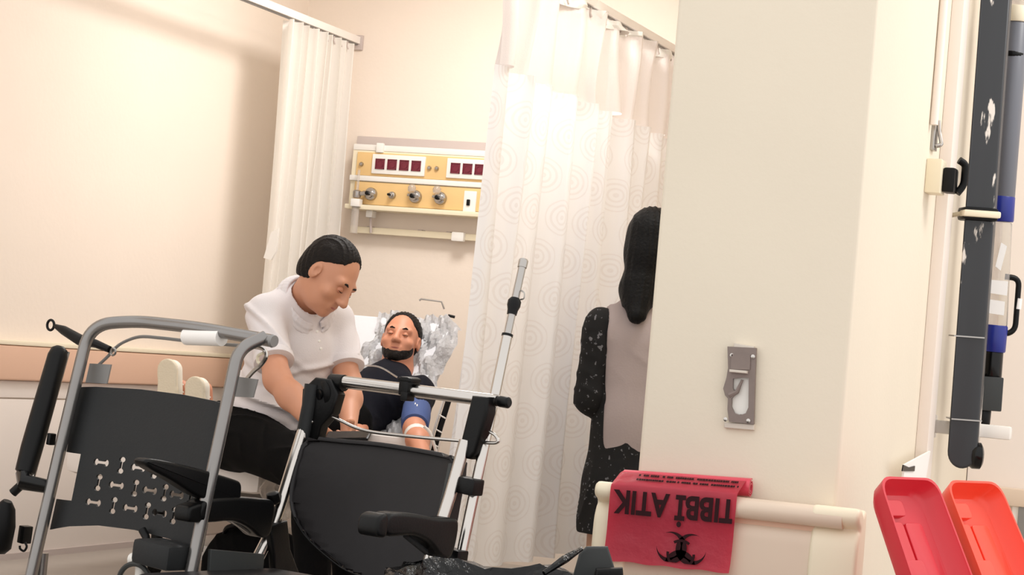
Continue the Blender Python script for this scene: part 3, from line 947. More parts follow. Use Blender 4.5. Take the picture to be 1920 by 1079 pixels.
for q in ([(1866, 500), (1877, 455), (1888, 462), (1876, 508)], [(1858, 525), (1890, 528), (1888, 555), (1856, 550)], [(1845, 560), (1884, 566), (1882, 592), (1843, 586)]):
    bm = nb(); prism(bm, [at(*p_, D2 - .042) for p_ in q], -FH * .002); obj('paper_tag', bm, 'paper', t)

# ---- folded paper behind the red lid
t = thing('folded_paper', 'white folded paper stuck to the pillar side just above the dark red lid', 'paper', tuple(on_x(1715, 890, XP)))
bm = nb(); prism(bm, [on_x(*q, XP + .038) for q in ((1690, 900), (1692, 872), (1741, 846), (1732, 900))], (.006, 0, 0)); obj('sheet', bm, 'paper', t)
bm = nb(); prism(bm, [on_x(*q, XP + .044) for q in ((1690, 884), (1692, 872), (1703, 877), (1714, 874), (1713, 884))], (.003, 0, 0)); obj('dark_mark', bm, 'black', t)

# ---- far right: grey cabinet below the guard rail
t = thing('wall_cabinet', 'grey cabinet with pale frame below the guard rail on the far right wall', 'cabinet', (-.55, 7.4, .3))
cpos = on_y(1915, 1015, 7.40)
obj('frame', boxo((cpos[0] + .04, 7.43, cpos[2] - .05), (.16, .05, .42), bevel=.006), 'white', t)
obj('panel', boxo((cpos[0] + .04, 7.402, cpos[2] - .03), (.115, .01, .34), bevel=.002), 'grey_plate', t)
obj('vent', boxo((cpos[0] + .05, 7.395, cpos[2] + .105), (.03, .01, .03), bevel=.002), 'black', t)

# ================================================================== bins
def lid_bin(label, mname, tl, D, wid, lean):
    """open-topped pedal bin whose tray-shaped lid leans back past upright"""
    nh = unit(.70 * R0 - .72 * FH); W = unit(np.cross(ZUP, nh)); W = W if W @ R0 > 0 else -W
    th = radians(lean); Ld = cos(th) * ZUP - sin(th) * nh; nn = sin(th) * ZUP + cos(th) * nh
    LEN, DEP, tk = .38, .055, .006
    top = at(*tl, D)
    hinge = top - Ld * LEN + W * wid / 2        # centre of the hinge edge
    base = hinge + nh * .14; base = np.array([base[0], base[1], 0.0])
    t = thing('pedal_bin', label, 'bin', tuple(base), 0, 'pedal bins with open lids')

    def P(u, v, w): return hinge + W * u + Ld * v + nn * w
    bm = nb()
    taper = lambda v: 1 - .10 * (v / LEN) ** 2
    def ring(off, w, wl=0.0):
        o = roundpoly([(-wid / 2 + off, 0 + off), (wid / 2 - off, 0 + off), (wid / 2 * .92 - off, LEN - off), (-wid / 2 * .92 + off, LEN - off)], [.02, .02, .045, .045], 6)
        return [bm.verts.new(P(p.x, p.y, w)) for p in o]
    rings = [ring(0, 0.0), ring(.010, -DEP * .7), ring(.022, -DEP), ring(.026, -DEP + tk), ring(.016, -DEP * .7), ring(.006, 0.0)]
    for a, b in zip(rings, rings[1:] + rings[:1]):
        n = len(a)
        if a is rings[2]: continue
        for k in range(n): bm.faces.new((a[k], a[(k + 1) % n], b[(k + 1) % n], b[k]))
    bm.faces.new(rings[2]); bm.faces.new(rings[3])
    lid = obj('lid', bm, mname, t)
    hw = wid / 2 - .03

    def slab(poly, h):
        bm = nb(); pts = [P(a, b, -DEP + tk) for a, b in roundpoly(poly, .012, 4)]
        prism(bm, pts, nn * h, .002); return bm
    obj('raised_panel', slab([(-hw, LEN - .085), (-hw * .1, LEN - .085), (-hw * .1, LEN - .045), (-hw, LEN - .045)], .018), mname, lid)
    obj('raised_panel', slab([(-hw, .02), (-hw * .35, .02), (-hw * .35, LEN - .10), (-hw, LEN - .10)], .016), mname, lid)
    obj('raised_panel', slab([(-hw * .2, .02), (hw * .55, .02), (hw * .5, LEN - .10), (-hw * .2, LEN - .10)], .012), mname, lid)
    obj('lid_rib', slab([(-hw, LEN * .28), (-hw * .2, LEN * .28), (-hw * .2, LEN * .48), (-hw, LEN * .48)], .026), mname, lid)
    # body under the lid, opening towards the nurse's corridor
    zt = hinge[2] - .012
    bm = nb(); oc = hinge + nh * (.17 + .012)

    def br(s, z, inner=0.0):
        o = roundpoly([(-wid / 2 * s + inner, -.17 * s + inner), (wid / 2 * s - inner, -.17 * s + inner), (wid / 2 * s - inner, .17 * s - inner), (-wid / 2 * s + inner, .17 * s - inner)], .035, 5)
        return [bm.verts.new((oc[0] + W[0] * p.x + nh[0] * p.y, oc[1] + W[1] * p.x + nh[1] * p.y, z)) for p in o]
    rs = [br(.82, .02), br(1.0, zt - .03), br(1.05, zt - .03), br(1.05, zt), br(1.0, zt, .006), br(.82, .03, .006)]
    for a, b in zip(rs, rs[1:]):
        n = len(a)
        for k in range(n): bm.faces.new((a[k], a[(k + 1) % n], b[(k + 1) % n], b[k]))
    bm.faces.new(rs[0]); bm.faces.new(rs[-1])
    obj('bucket', bm, mname, t)
    bm = nb(); tube(bm, [hinge - W * wid * .42 - nn * .004, hinge + W * wid * .42 - nn * .004], .009, 10); obj('hinge', bm, 'black', t)
    bm = nb(); box(bm, np.array([oc[0], oc[1], .02]) + nh * .16, (.07, .06, .02), Matrix.Rotation(atan2(W[1], W[0]), 3, 'Z'), .004); obj('pedal', bm, 'black', t)
    foot = nb(); fo = roundpoly([(-wid / 2 * .8, -.15), (wid / 2 * .8, -.15), (wid / 2 * .8, .15), (-wid / 2 * .8, .15)], .03, 4)
    prism(foot, [(oc[0] + W[0] * p.x + nh[0] * p.y, oc[1] + W[1] * p.x + nh[1] * p.y, 0) for p in fo], (0, 0, .02)); obj('base', foot, 'black', t)
    return t


lid_bin('dark red bin lid standing open next to the handrail end', 'red_lid', (1642, 893), 5.02, .25, 29)
lid_bin('orange-red bin lid standing open at the lower right edge', 'orange_lid', (1768, 900), 5.20, .25, 31)

# black bin with glossy bag
bc = np.array([-1.640, 4.455]); ZB = .450
t = thing('waste_bin', 'round black bin lined with a glossy black bag in front of the curtain', 'bin', (bc[0], bc[1], 0))
bm = nb(); lathe(bm, [(.19, 0), (.20, .01), (.235, ZB - .02), (.245, ZB - .01), (.238, ZB), (.228, ZB - .012), (.19, .03)], (bc[0], bc[1], 0), (0, 0, 1), 40); obj('bucket', bm, 'black', t)
bm = nb(); g = []
for j, (r, z) in enumerate(((.16, .30), (.195, .39), (.218, .436), (.232, .456), (.247, .456), (.257, .440), (.254, .39), (.250, .32))):
    row = []
    for k in range(72):
        a = 2 * pi * k / 72
        w = .010 * sin(7 * a + j) + .008 * sin(17 * a + 2 * j) + .005 * sin(31 * a + j)
        lift = (.012 * max(0, sin(a * 1.0 - .5)) + .008 * sin(5 * a + 1)) if 2 <= j <= 5 else 0
        row.append(bm.verts.new((bc[0] + (r + w * (.6 if j < 5 else 1)) * cos(a), bc[1] + (r + w * .6) * sin(a), z + lift + .3 * w)))
    g.append(row)
for a, b in zip(g, g[1:]):
    for k in range(72): bm.faces.new((a[k], a[(k + 1) % 72], b[(k + 1) % 72], b[k]))
bm.faces.new(g[0]); obj('bin_bag', bm, 'bagblack', t, angle=30)
bm = nb(); prism(bm, [at(*q, 4.86) for q in ((1072, 1090), (1086, 1040), (1100, 1026), (1140, 1026), (1160, 1090))], FH * .02, .006); obj('lid', bm, 'dgrey', t)
bm = nb(); prism(bm, [at(*q, 4.80) for q in ((1118, 1068), (1168, 1066), (1170, 1090), (1112, 1090))], FH * .03, .006); obj('lid_hinge', bm, 'black', t)
bm = nb(); tube(bm, [at(1020, 1076, 4.75), at(1058, 1050, 4.78), at(1090, 1030, 4.85)], [.006, .01, .005], 8); obj('bag_fold', bm, 'bagblack', t)

# ================================================================== transport chairs (built in their own frame: x to the picture's right, y backwards, z up)
def chair_root(label, x, y, name='transport_chair'):
    return thing(name, label, 'chair', (x, y, 0), radians(-16.4))


def lp(root, px, py, y=None, x=None, z=None):
    """where the sight line of a measured point meets a plane of the chair"""
    mi = np.array(world_matrix(root).inverted())
    e = mi[:3, :3] @ EYE + mi[:3, 3]; d = mi[:3, :3] @ ray(px, py)
    i, c = (1, y) if y is not None else (0, x) if x is not None else (2, z)
    return Vector(e + d * ((c - e[i]) / d[i]))


def slab_yz(x0, x1, pts, bevel=.006, smooth=True):
    bm = nb(); q = smooth_closed(pts, 4) if smooth else [Vector(p) for p in pts]
    return prism(bm, [(x0, p[0], p[1]) for p in q], (x1 - x0, 0, 0), bevel)


def caster(parent, x, y):
    bm = nb(); tube(bm, [(x, y, .34), (x, y, .13)], .015, 12); leg = obj('leg', bm, 'grey_tube', parent, local=True)
    bm = nb(); lathe(bm, [(.02, -.012), (.058, -.014), (.062, -.008), (.062, .008), (.058, .014), (.02, .012)], (x, y + .02, .062), (1, 0, 0), 22)
    obj('caster', bm, 'black', leg, local=True)
    bm = nb(); box(bm, (x, y + .01, .115), (.04, .05, .035), None, .004); obj('fork', bm, 'steel', leg, local=True)


# ---- left chair: grey tubes and a perforated plastic back
c1 = chair_root('grey-tubed commode chair on the left whose black back has bone-shaped holes', -2.742, 4.703)
K1, Z1 = .14, .443
bk1 = lambda z: K1 * (z - Z1)
TR = .0158
bar_y = .115
left_path = fillet([(-.266, bk1(.06), .10), (-.261, bk1(.42), .42), (-.252, bk1(.62), .62), (-.232, bk1(.90), .925), (-.12, bar_y, .945), (.10, bar_y + .005, .942), (.345, bar_y + .01, .926)], .075, 9)
obj('push_bar', tubeo(left_path, TR, 18), 'grey_tube', c1, local=True)
right_path = fillet([(.282, bk1(.06), .10), (.281, bk1(.48), .48), (.290, bk1(.75), .75), (.298, bk1(.87), .90), (.325, bar_y + .005, .934)], .07, 9)
obj('back_tube', tubeo(right_path, TR, 18), 'grey_tube', c1, local=True)
bm = nb(); tube(bm, [(.345, bar_y + .01, .926), (.352, bar_y + .01, .9255)], [TR * 1.05, TR * .9], 18); obj('end_plug', bm, 'grey_plate', c1, local=True)
a_, b_ = lp(c1, 350, 629, y=bar_y + .006), lp(c1, 416, 631, y=bar_y + .006)
bm = nb(); mid = (a_ + b_) / 2
tube(bm, [a_ + Vector((0, 0, -.003)), b_ + Vector((0, 0, -.003))], .0215, 20); obj('wrapped_label', bm, 'paper', c1, local=True)
# plastic back
bone = []
def bone_outline(x, z, vertical):
    pts = []
    for s_ in (-1, 1):
        for k in range(11):
            a = radians(22) + (2 * pi - 2 * radians(22)) * k / 10
            pts.append((s_ * 1.0 - s_ * .5 * cos(a), -s_ * .5 * sin(a)))
    if vertical: return [(x - q * .0220, z + p * .0142) for p, q in pts]
    return [(x + p * .0175, z + q * .0178) for p, q in pts]
holes = []
XS = [-.132, -.066, -.003, .053, .103, .151, .198]
for r_, z in enumerate((.584, .534, .484)):
    for i, x in enumerate(XS):
        holes.append(bone_outline(x + (.004 if (i + r_) % 2 else 0), z, (i + r_) % 2 == 1))
outline = [(-.262, .764), (-.20, .770), (-.05, .776), (.10, .775), (.22, .769), (.266, .764), (.266, .60), (.246, .598), (.246, .480), (.268, .478), (.268, .410)] + \
          [(.25, .416), (.15, .428), (.026, .434), (-.10, .430), (-.20, .416), (-.266, .400), (-.264, .478), (-.205, .480), (-.205, .598), (-.262, .598)]
def place1(u, v, w):
    c = .030 * (u / .28) ** 2
    e = max(0, abs(u) - .235) * .30
    return (u, bk1(v) + .022 - .0 + .018 - c * .55 + e + w, v)
bm = plate_with_holes(outline, holes, .006, place1, [-.27 + .03 * i for i in range(19)])
obj('backrest', bm, 'charcoal', c1, local=True, angle=30)
# folded-up left armrest
a_, b_ = lp(c1, 47, 885, x=-.335), lp(c1, 108, 668, x=-.335)
d_ = (b_ - a_)
bm = nb(); tube(bm, [a_ - d_ * .02, a_, a_ + d_ * .2, a_ + d_ * .5, b_, b_ + d_ * .06, b_ + d_ * .085], [.018, .026, .0285, .028, .026, .021, .010], 18)
obj('armrest', bm, 'black', c1, local=True)
bm = nb(); tube(bm, [a_ + d_ * -.02, lp(c1, 45, 905, x=-.31), lp(c1, 85, 912, x=-.28)], [.022, .022, .018], 12); obj('armrest_hinge', bm, 'black_gloss', c1, local=True)
bm = nb(); tube(bm, [lp(c1, 62, 898, y=bk1(.58) + .02), lp(c1, 128, 660, y=bk1(.86) + .02)], .0048, 8); obj('release_rod', bm, 'chrome', c1, local=True)
# right armrest, lowered
obj('armrest', slab_yz(.250, .292, [(-.192, .632), (-.11, .624), (0, .606), (.09, .588), (.118, .578), (.124, .556), (.116, .534), (.06, .530), (-.02, .545), (-.11, .582), (-.195, .614)], .008), 'black', c1, local=True)
# clamps, hook, brackets
for q, s in (((96, 824), (.014, .02, .030)), ((47, 1003), (.022, .03, .045))):
    p = lp(c1, *q, y=bk1(.6) + .0)
    obj('tube_clamp', boxo(p, s, Matrix.Rotation(radians(4), 3, 'Y'), .003), 'black', c1, local=True)
h = [lp(c1, *q, y=0.0) for q in ((47, 1018), (50, 1026), (45, 1034), (38, 1030), (37, 1024))]
obj('bag_hook', tubeo(smooth_open(h, 4), .003, 8), 'black', c1, local=True)
for pts in (((168, 682), (208, 684), (200, 720), (160, 718)), ((440, 706), (483, 712), (474, 746), (432, 744))):
    q = [lp(c1, *p, y=bk1(.80) + .035) for p in pts]
    bm = nb(); prism(bm, q, (0, .004, 0)); obj('brake_bracket', bm, 'grey_plate', c1, local=True)
cab = [lp(c1, *p, y=.15) for p in ((186, 684), (203, 668), (214, 655), (232, 642), (262, 632), (300, 634), (345, 639), (420, 646), (470, 650))]
obj('brake_cable', tubeo(smooth_open(cab, 5), .0042, 8), 'grey_plate', c1, local=True)
cab = [lp(c1, *p, y=.15) for p in ((474, 650), (494, 655), (499, 668), (490, 684), (476, 696), (462, 712))]
obj('brake_cable', tubeo(smooth_open(cab, 5), .0055, 8), 'chrome', c1, local=True)
cab = [lp(c1, *p, y=.15) for p in ((494, 662), (484, 668), (484, 680), (492, 680), (498, 668))]
obj('cable_loop', tubeo(smooth_open(cab, 5), .004, 8), 'cap', c1, local=True)
lev = [lp(c1, *p, y=.14) for p in ((104, 612), (120, 620), (150, 638), (180, 645), (206, 656))]
obj('brake_lever', tubeo(lev, [.006, .0125, .015, .011, .009], 12), 'black', c1, local=True)
rg = lp(c1, 95, 610, y=.14)
bm = nb(); tube(bm, [rg + Vector((.0135 * cos(a), 0, .0135 * sin(a))) for a in np.linspace(0, 2 * pi, 17)], .0035, 8); obj('lever_ring', bm, 'black', c1, local=True)
rg = lp(c1, 212, 660, y=.14)
bm = nb(); tube(bm, [rg + Vector((.009 * cos(a), 0, .009 * sin(a))) for a in np.linspace(0, 2 * pi, 17)], .003, 8); obj('lever_pivot', bm, 'steel', c1, local=True)
# seat pad, bucket ring, legs
obj('seat', boxo((.205, -.03, .398), (.125, .10, .06), Matrix.Rotation(radians(3), 3, 'Y'), .012), 'charcoal', c1, local=True)
obj('seat_bracket', tubeo(fillet([(.07, .02, .440), (.09, .02, .420), (.105, .0, .40)], .01), .010, 10), 'black', c1, local=True)
obj('seat_post', tubeo(fillet([(.085, -.02, .372), (.120, -.02, .370), (.124, -.02, .28)], .03), .015, 12), 'white', c1, local=True)
rc = lp(c1, 252, 1096, y=-.05)
obj('bucket_ring', tubeo([rc + Vector((.055 * cos(a), 0, .048 * sin(a))) for a in np.linspace(0, pi, 15)], .0065, 8), 'dgrey', c1, local=True)
for s in (-1, 1):
    obj('seat_rail', tubeo(fillet([(s * .278, -.02, .27), (s * .278, -.44, .27), (s * .25, -.46, .27)], .03), .016, 12), 'grey_tube', c1, local=True)
    caster(c1, s * .278, -.42); caster(c1, s * .278, .02)
obj('cross_tube', tubeo([(-.278, -.2, .27), (.278, -.2, .27)], .012, 10), 'grey_tube', c1, local=True)
obj('foot_rest', boxo((0, -.50, .12), (.36, .13, .014), Matrix.Rotation(radians(-12), 3, 'X'), .004), 'black', c1, local=True)
bm = nb(); c = lp(c1, 4, 985, y=-.04)
tube(bm, [c + Vector((.012, 0, .062)), c + Vector((.006, 0, .045)), c + Vector((0, 0, 0)), c + Vector((-.006, 0, -.06)), c + Vector((-.004, 0, -.075))], [.012, .026, .034, .032, .016], 16)
obj('leg_pad', bm, 'black_soft', c1, local=True)
obj('leg_pad_arm', tubeo([lp(c1, 24, 925, y=-.04), lp(c1, 42, 908, y=-.03)], .012, 10), 'black', c1, local=True)

# ---- middle chair: chrome tubes, upholstered back, clamped pole
c2 = chair_root('black upholstered transport chair in the middle with chrome tubes and a drip pole', -2.117, 4.828)
K2, Z2 = .31, .539
bk2 = lambda z: K2 * (z - Z2)
obj('back_tube', tubeo(fillet([(-.300, -.10, .26), (-.318, -.06, .37), (-.298, bk2(.46), .46), (-.297, bk2(.585), .585), (-.296, bk2(.72), .72)], .05), .0152, 18), 'chrome', c2, local=True)
obj('back_tube', tubeo([(.196, -.07, .28), (.206, bk2(.46), .46), (.213, bk2(.60), .60), (.213, bk2(.73), .73)], .0152, 18), 'chrome', c2, local=True)
yb = bk2(.838)
obj('push_bar', tubeo([(-.225, yb, .839), (.275, yb, .831)], .0158, 18), 'chrome', c2, local=True)
obj('push_grip', tubeo([(.27, yb, .831), (.282, yb, .831), (.305, yb, .830), (.309, yb, .830)], [.010, .0135, .0135, .009], 14), 'black', c2, local=True)
g_ = obj('bar_clamp', boxo(lp(c2, 767, 725, y=yb), (.030, .046, .046), None, .005), 'black', c2, local=True)
obj('clamp_head', boxo(lp(c2, 768, 713, y=yb - .004), (.042, .04, .010), None, .003), 'black', g_, local=True)
obj('clamp_tail', boxo(lp(c2, 764, 744, y=yb - .01), (.022, .03, .022), None, .003), 'black', g_, local=True)
# left folding joint
hc = lp(c2, 612, 738, y=yb - .01)
bm = nb(); lathe(bm, [(.030, -.018), (.036, -.014), (.036, .014), (.030, .018)], hc, (.25, 1, .1), 24); j = obj('folding_joint', bm, 'black', c2, local=True)
bm = nb(); lathe(bm, [(.014, -.002), (.014, .003), (.009, .004)], hc + Vector((-.006, -.019, -.004)), (-.25, -1, -.1), 16); obj('joint_cap', bm, 'black_gloss', j, local=True)
pts = [lp(c2, *p, y=yb - .03) for p in ((566, 730), (590, 708), (618, 712), (632, 740), (622, 775), (600, 800), (590, 838), (572, 836), (552, 822), (563, 775))]
bm = nb(); prism(bm, pts, (0, .035, 0), .007); obj('joint_housing', bm, 'black', j, local=True)
obj('tube_sleeve', tubeo([lp(c2, 586, 722, y=yb - .025), lp(c2, 580, 760, y=yb - .03), lp(c2, 566, 826, y=bk2(.72) - .004)], [.020, .0185, .0175], 16), 'charcoal', j, local=True)
obj('bar_socket', tubeo([lp(c2, 622, 717, y=yb), lp(c2, 646, 719, y=yb)], .021, 16), 'black', j, local=True)
bm = nb(); lathe(bm, [(.004, 0), (.004, .003), (.001, .004)], lp(c2, 586, 792, y=yb - .031), (0, -1, 0), 10); obj('rivet', bm, 'chrome', j, local=True)
# right sleeve
bm = nb(); q = [lp(c2, *p, y=bk2(.77) - .02) for p in ((884, 742), (914, 745), (912, 775), (890, 850), (880, 862), (858, 858), (860, 840), (876, 775))]
prism(bm, q, (0, .04, 0), .008); obj('tube_sleeve', bm, 'black', c2, local=True)
# bent guide rod behind the back
rod = [lp(c2, *p, y=.075) for p in ((606, 774), (640, 790), (668, 803), (700, 811), (760, 818), (850, 826), (918, 831), (932, 830), (934, 825), (928, 816), (918, 810))]
obj('guide_rod', tubeo(smooth_open(rod, 4), .0042, 10), 'chrome', c2, local=True)
# upholstered back, shaped outline
out = smooth_closed([(-.272, .684), (-.16, .690), (-.055, .693), (.08, .690), (.186, .684), (.204, .668), (.214, .60), (.222, .525), (.216, .45), (.19, .40), (.12, .382), (.03, .382), (-.05, .392), (-.108, .412), (-.17, .440), (-.218, .470), (-.262, .515), (-.281, .57), (-.284, .64)], 3)
bm = nb()
def place2(u, v, w): return (u, bk2(v) + .020 + .020 * (1 - ((u + .035) / .25) ** 2) + w, v)
front = plate_with_holes([(p.x, p.y) for p in out], [], .036, place2, [-.27 + .03 * i for i in range(17)])
bmesh.ops.bevel(front, geom=[e for e in front.edges if len(e.link_faces) == 2 and e.calc_face_angle(0) > 1.0], offset=.009, segments=3, affect='EDGES')
b2 = obj('backrest', front, 'vinyl', c2, local=True, angle=50)
bm = nb(); q = [(x, bk2(z) + .006, z) for x, z in ((.190, .672), (.202, .55), (.196, .44))]
tube(bm, q, [.010, .012, .010], 12); obj('side_bolster', bm, 'dgrey', b2, local=True)
bm = nb(); pr = [place2(p.x, p.y, -.019) for p in out]; tube(bm, pr + [pr[0]], .0022, 6); obj('seam_piping', bm, 'black', b2, local=True)
# armrests
a = obj('armrest', slab_yz(.236, .286, [(-.285, .566), (-.20, .568), (-.11, .558), (-.045, .556), (-.028, .54), (-.034, .49), (-.052, .462), (-.085, .468), (-.13, .500), (-.19, .518), (-.285, .520)], .010), 'black', c2, local=True)
obj('armrest_tip', slab_yz(.230, .290, [(-.325, .552), (-.315, .564), (-.292, .566), (-.290, .520), (-.315, .517), (-.326, .528)], .008), 'black', a, local=True)
obj('armrest_strut', tubeo([(.26, -.19, .516), (.26, -.11, .476)], .007, 8), 'charcoal', a, local=True)
obj('arm_post', tubeo([(.252, -.07, .465), (.244, -.08, .30)], .013, 12), 'chrome', c2, local=True)
a = obj('armrest', slab_yz(-.325, -.268, [(-.300, .534), (-.20, .544), (-.11, .540), (-.06, .534), (-.052, .50), (-.062, .45), (-.095, .446), (-.14, .470), (-.20, .486), (-.300, .486)], .010), 'black', c2, local=True)
obj('armrest_tip', slab_yz(-.322, -.270, [(-.346, .516), (-.33, .524), (-.303, .526), (-.301, .488), (-.33, .484), (-.346, .490)], .008), 'black', a, local=True)
obj('armrest_strut', tubeo([(-.296, -.26, .498), (-.296, -.18, .488), (-.296, -.11, .455)], .0055, 8), 'grey_tube', a, local=True)
bm = nb(); lathe(bm, [(.014, 0), (.018, .006), (.016, .026), (.008, .03)], lp(c2, 514, 944, x=-.29), (0, -.4, 1), 14); obj('lock_knob', bm, 'black', a, local=True)
bm = nb(); lathe(bm, [(.003, 0), (.003, .002)], lp(c2, 507, 964, x=-.326), (-1, 0, 0), 8); obj('rivet', bm, 'chrome', a, local=True)
bm = nb(); q = [lp(c2, *p, x=-.296) for p in ((494, 985), (528, 975), (534, 1030), (560, 1100), (505, 1100), (502, 1040))]
prism(bm, q, (.022, 0, 0), .006); obj('arm_bracket', bm, 'black', c2, local=True)
bm = nb(); q = [lp(c2, *p, x=-.272) for p in ((390, 1030), (491, 1039), (484, 1120), (385, 1110))]
prism(bm, q, (.010, 0, 0), .002); sp_ = obj('side_panel', bm, 'dgrey', c2, local=True)
bm = nb(); q = [lp(c2, *p, x=-.279) for p in ((391, 1059), (489, 1063))]
tube(bm, q, .0022, 6); obj('panel_ridge', bm, 'charcoal', sp_, local=True)
# seat and base below the frame
obj('seat', boxo((-.04, -.26, .345), (.48, .46, .05), None, .016), 'vinyl', c2, local=True)
for s in (-.29, .21):
    obj('seat_rail', tubeo([(s, .02, .31), (s, -.50, .31)], .015, 12), 'chrome', c2, local=True)
    caster(c2, s, -.46); caster(c2, s, .0)
obj('foot_rest', boxo((-.04, -.56, .12), (.36, .13, .014), Matrix.Rotation(radians(-12), 3, 'X'), .004), 'black', c2, local=True)
# drip pole clamped to the right tube
p0, p1, p2, p3 = Vector((.266, .005, .42)), lp(c2, 951, 630, y=.156), lp(c2, 963, 574, y=.176), lp(c2, 981, 492, y=.207)
o = obj('drip_pole', tubeo([p0, p1], .0128, 16), 'chrome', c2, local=True)
obj('upper_pole', tubeo([p1, p3], .0096, 14), 'steel', o, local=True)
obj('pole_ring', tubeo([p1 - (p1 - p0).normalized() * .002, p1 + (p1 - p0).normalized() * .004], .0140, 16), 'black', o, local=True)
dd = (p3 - p1).normalized()
bm = nb(); lathe(bm, [(.012, -.022), (.013, -.01), (.0165, .0), (.0165, .012), (.011, .02)], p2, dd, 16); obj('lock_collar', bm, 'black', o, local=True)
bm = nb(); lathe(bm, [(.0115, -.014), (.0118, 0), (.0118, .004), (.009, .008)], p3, dd, 14); obj('pole_tip', bm, 'steel', o, local=True)
obj('pole_button', tubeo([lp(c2, 973, 497, y=.2), lp(c2, 981, 499, y=.2)], .004, 8), 'black', o, local=True)
k = [lp(c2, *p, y=.19) for p in ((977, 545), (983, 550), (982, 560), (976, 562))]
obj('spring_clip', tubeo(smooth_open(k, 4), .002, 6), 'steel', o, local=True)
for py, xa, xb in ((912, 862, 898), (1046, 838, 868)):
    a_, b_ = lp(c2, xa, py - 2, y=.005 if py > 1000 else .05), lp(c2, xb, py + 2, y=.005 if py > 1000 else .05)
    obj('pole_clamp', boxo((a_ + b_) / 2, ((b_ - a_).length, .042, .040), Matrix.Rotation(radians(4), 3, 'Y'), .006), 'black', c2, local=True)

# ================================================================== bed
BX0, BX1, BYF, BZ = -4.20, -3.42, 6.80, .50
t = thing('hospital_bed', 'white-sheeted hospital bed with raised back under the wall panel', 'bed', (-3.8, 7.9, 0))
obj('mattress', boxo(((BX0 + BX1) / 2, (BYF + 8.0) / 2, BZ - .06), (BX1 - BX0, 8.0 - BYF, .12), None, .03), 'sheet', t)
tilt = atan2(1.06 - .50, .52)
bm = nb(); L = .78; c = Vector(((BX0 + BX1) / 2, 7.98 + cos(tilt) * L / 2, .48 + sin(tilt) * L / 2 - .03))
box(bm, c, (BX1 - BX0 - .02, L, .10), Matrix.Rotation(tilt, 3, 'X'), .025); obj('backrest_section', bm, 'pillow', t)


def sheet_drape(x, y0, y1, z1, z0, amp, seed, nx=60, nz=10):
    r = np.random.default_rng(seed); p = r.uniform(0, 6, 8); bm = nb(); g = []
    for k in range(nz + 1):
        row = []
        for i in range(nx):
            y = y0 + (y1 - y0) * i / (nx - 1); tt = k / nz
            row.append(bm.verts.new((x + amp * tt * (sin(19 * y + p[0]) + .7 * sin(43 * y + p[1] + 3 * tt)), y, z1 + (z0 - z1) * tt + .012 * tt * sin(13 * y + p[2]))))
        g.append(row)
    for a, b in zip(g, g[1:]):
        for i in range(nx - 1): bm.faces.new((a[i], a[i + 1], b[i + 1], b[i]))
    bmesh.ops.solidify(bm, geom=bm.faces[:], thickness=.003)
    return bm


obj('side_sheet', sheet_drape(BX1 + .012, BYF + .02, 8.1, BZ - .005, .36, .010, 3), 'sheet', t)
bm = nb(); g = []
for i in range(34):                                      # clear cover bunched at the foot corner
    row = []
    for j in range(40):
        u, v = i / 33, j / 39
        y = 6.76 + .50 * v; s = u * .42
        x = BX1 - .18 + min(s, .20); z = BZ + .012 if s < .20 else BZ + .012 - (s - .20)
        w = .010 * sin(31 * u + 9 * v) + .009 * sin(23 * v - 14 * u + 1) + .006 * sin(61 * u * v + 40 * v)
        row.append(bm.verts.new((x + (w if s > .18 else 0) + .012, y, z + (abs(w) if s <= .22 else 0))))
    g.append(row)
for a_, b_ in zip(g, g[1:]):
    for j in range(39): bm.faces.new((a_[j], a_[j + 1], b_[j + 1], b_[j]))
obj('plastic_cover', bm, 'film', t)
bm = nb()                                                # crinkled film over the raised back
g = []
for i in range(40):
    row = []
    for j in range(40):
        u, v = i / 39, j / 39
        along = .05 + .74 * u
        w = .011 * sin(37 * u + 11 * v) + .010 * sin(29 * v - 17 * u) + .008 * sin(71 * v + 53 * u)
        row.append(bm.verts.new((BX1 - .34 + .36 * v + .01 * sin(17 * u), 7.98 + cos(tilt) * along - sin(tilt) * (.06 + w - .05 * max(0, v - .9) / .1), .48 + sin(tilt) * along - .03 + cos(tilt) * (.06 + w - .05 * max(0, v - .9) / .1))))
    g.append(row)
for a_, b_ in zip(g, g[1:]):
    for j in range(39): bm.faces.new((a_[j], a_[j + 1], b_[j + 1], b_[j]))
bmesh.ops.solidify(bm, geom=bm.faces[:], thickness=.002)
obj('crinkled_cover', bm, 'silver', t, angle=30)
wire = [at(*p, 9.35) for p in ((786, 564), (790, 561), (828, 566), (833, 580))]
obj('head_wire', tubeo(wire, .004, 8), 'steel', t)
obj('head_hook', tubeo([at(840, 592, 9.3), at(853, 595, 9.3)], .006, 8), 'black', t)
bm = nb(); box(bm, (-3.81, 7.9, .30), (.70, 1.9, .04), None, .01); fr = obj('frame', bm, 'white_metal', t)
bm = nb(); box(bm, (-3.81, 7.95, .10), (.5, 1.3, .06), None, .01); obj('base', bm, 'white_metal', t)
for x in (-4.05, -3.57):
    for y in (7.25, 8.65):
        bm = nb(); tube(bm, [(x, y, .30), (x, y, .08)], .022, 12); l_ = obj('leg', bm, 'black', t)
        bm = nb(); lathe(bm, [(.02, -.014), (.045, -.014), (.048, 0), (.045, .014), (.02, .014)], (x, y, .048), (1, 0, 0), 18); obj('caster', bm, 'black', l_)
rl = [at(*p, 8.6) for p in ((841, 752), (826, 800), (812, 850))]
obj('side_rail', tubeo(rl, .012, 10), 'black', t)
obj('side_rail_edge', tubeo([p + R0 * -.02 for p in rl], .005, 8), 'white', t)
for f_ in (.3, .6, .9):
    q = at(836 - 22 * f_, 752 + 90 * f_, 8.57)
    obj('side_rail_mark', tubeo([q - R0 * .012, q + R0 * .014 - ZUP * .012], .003, 6), 'white', t)
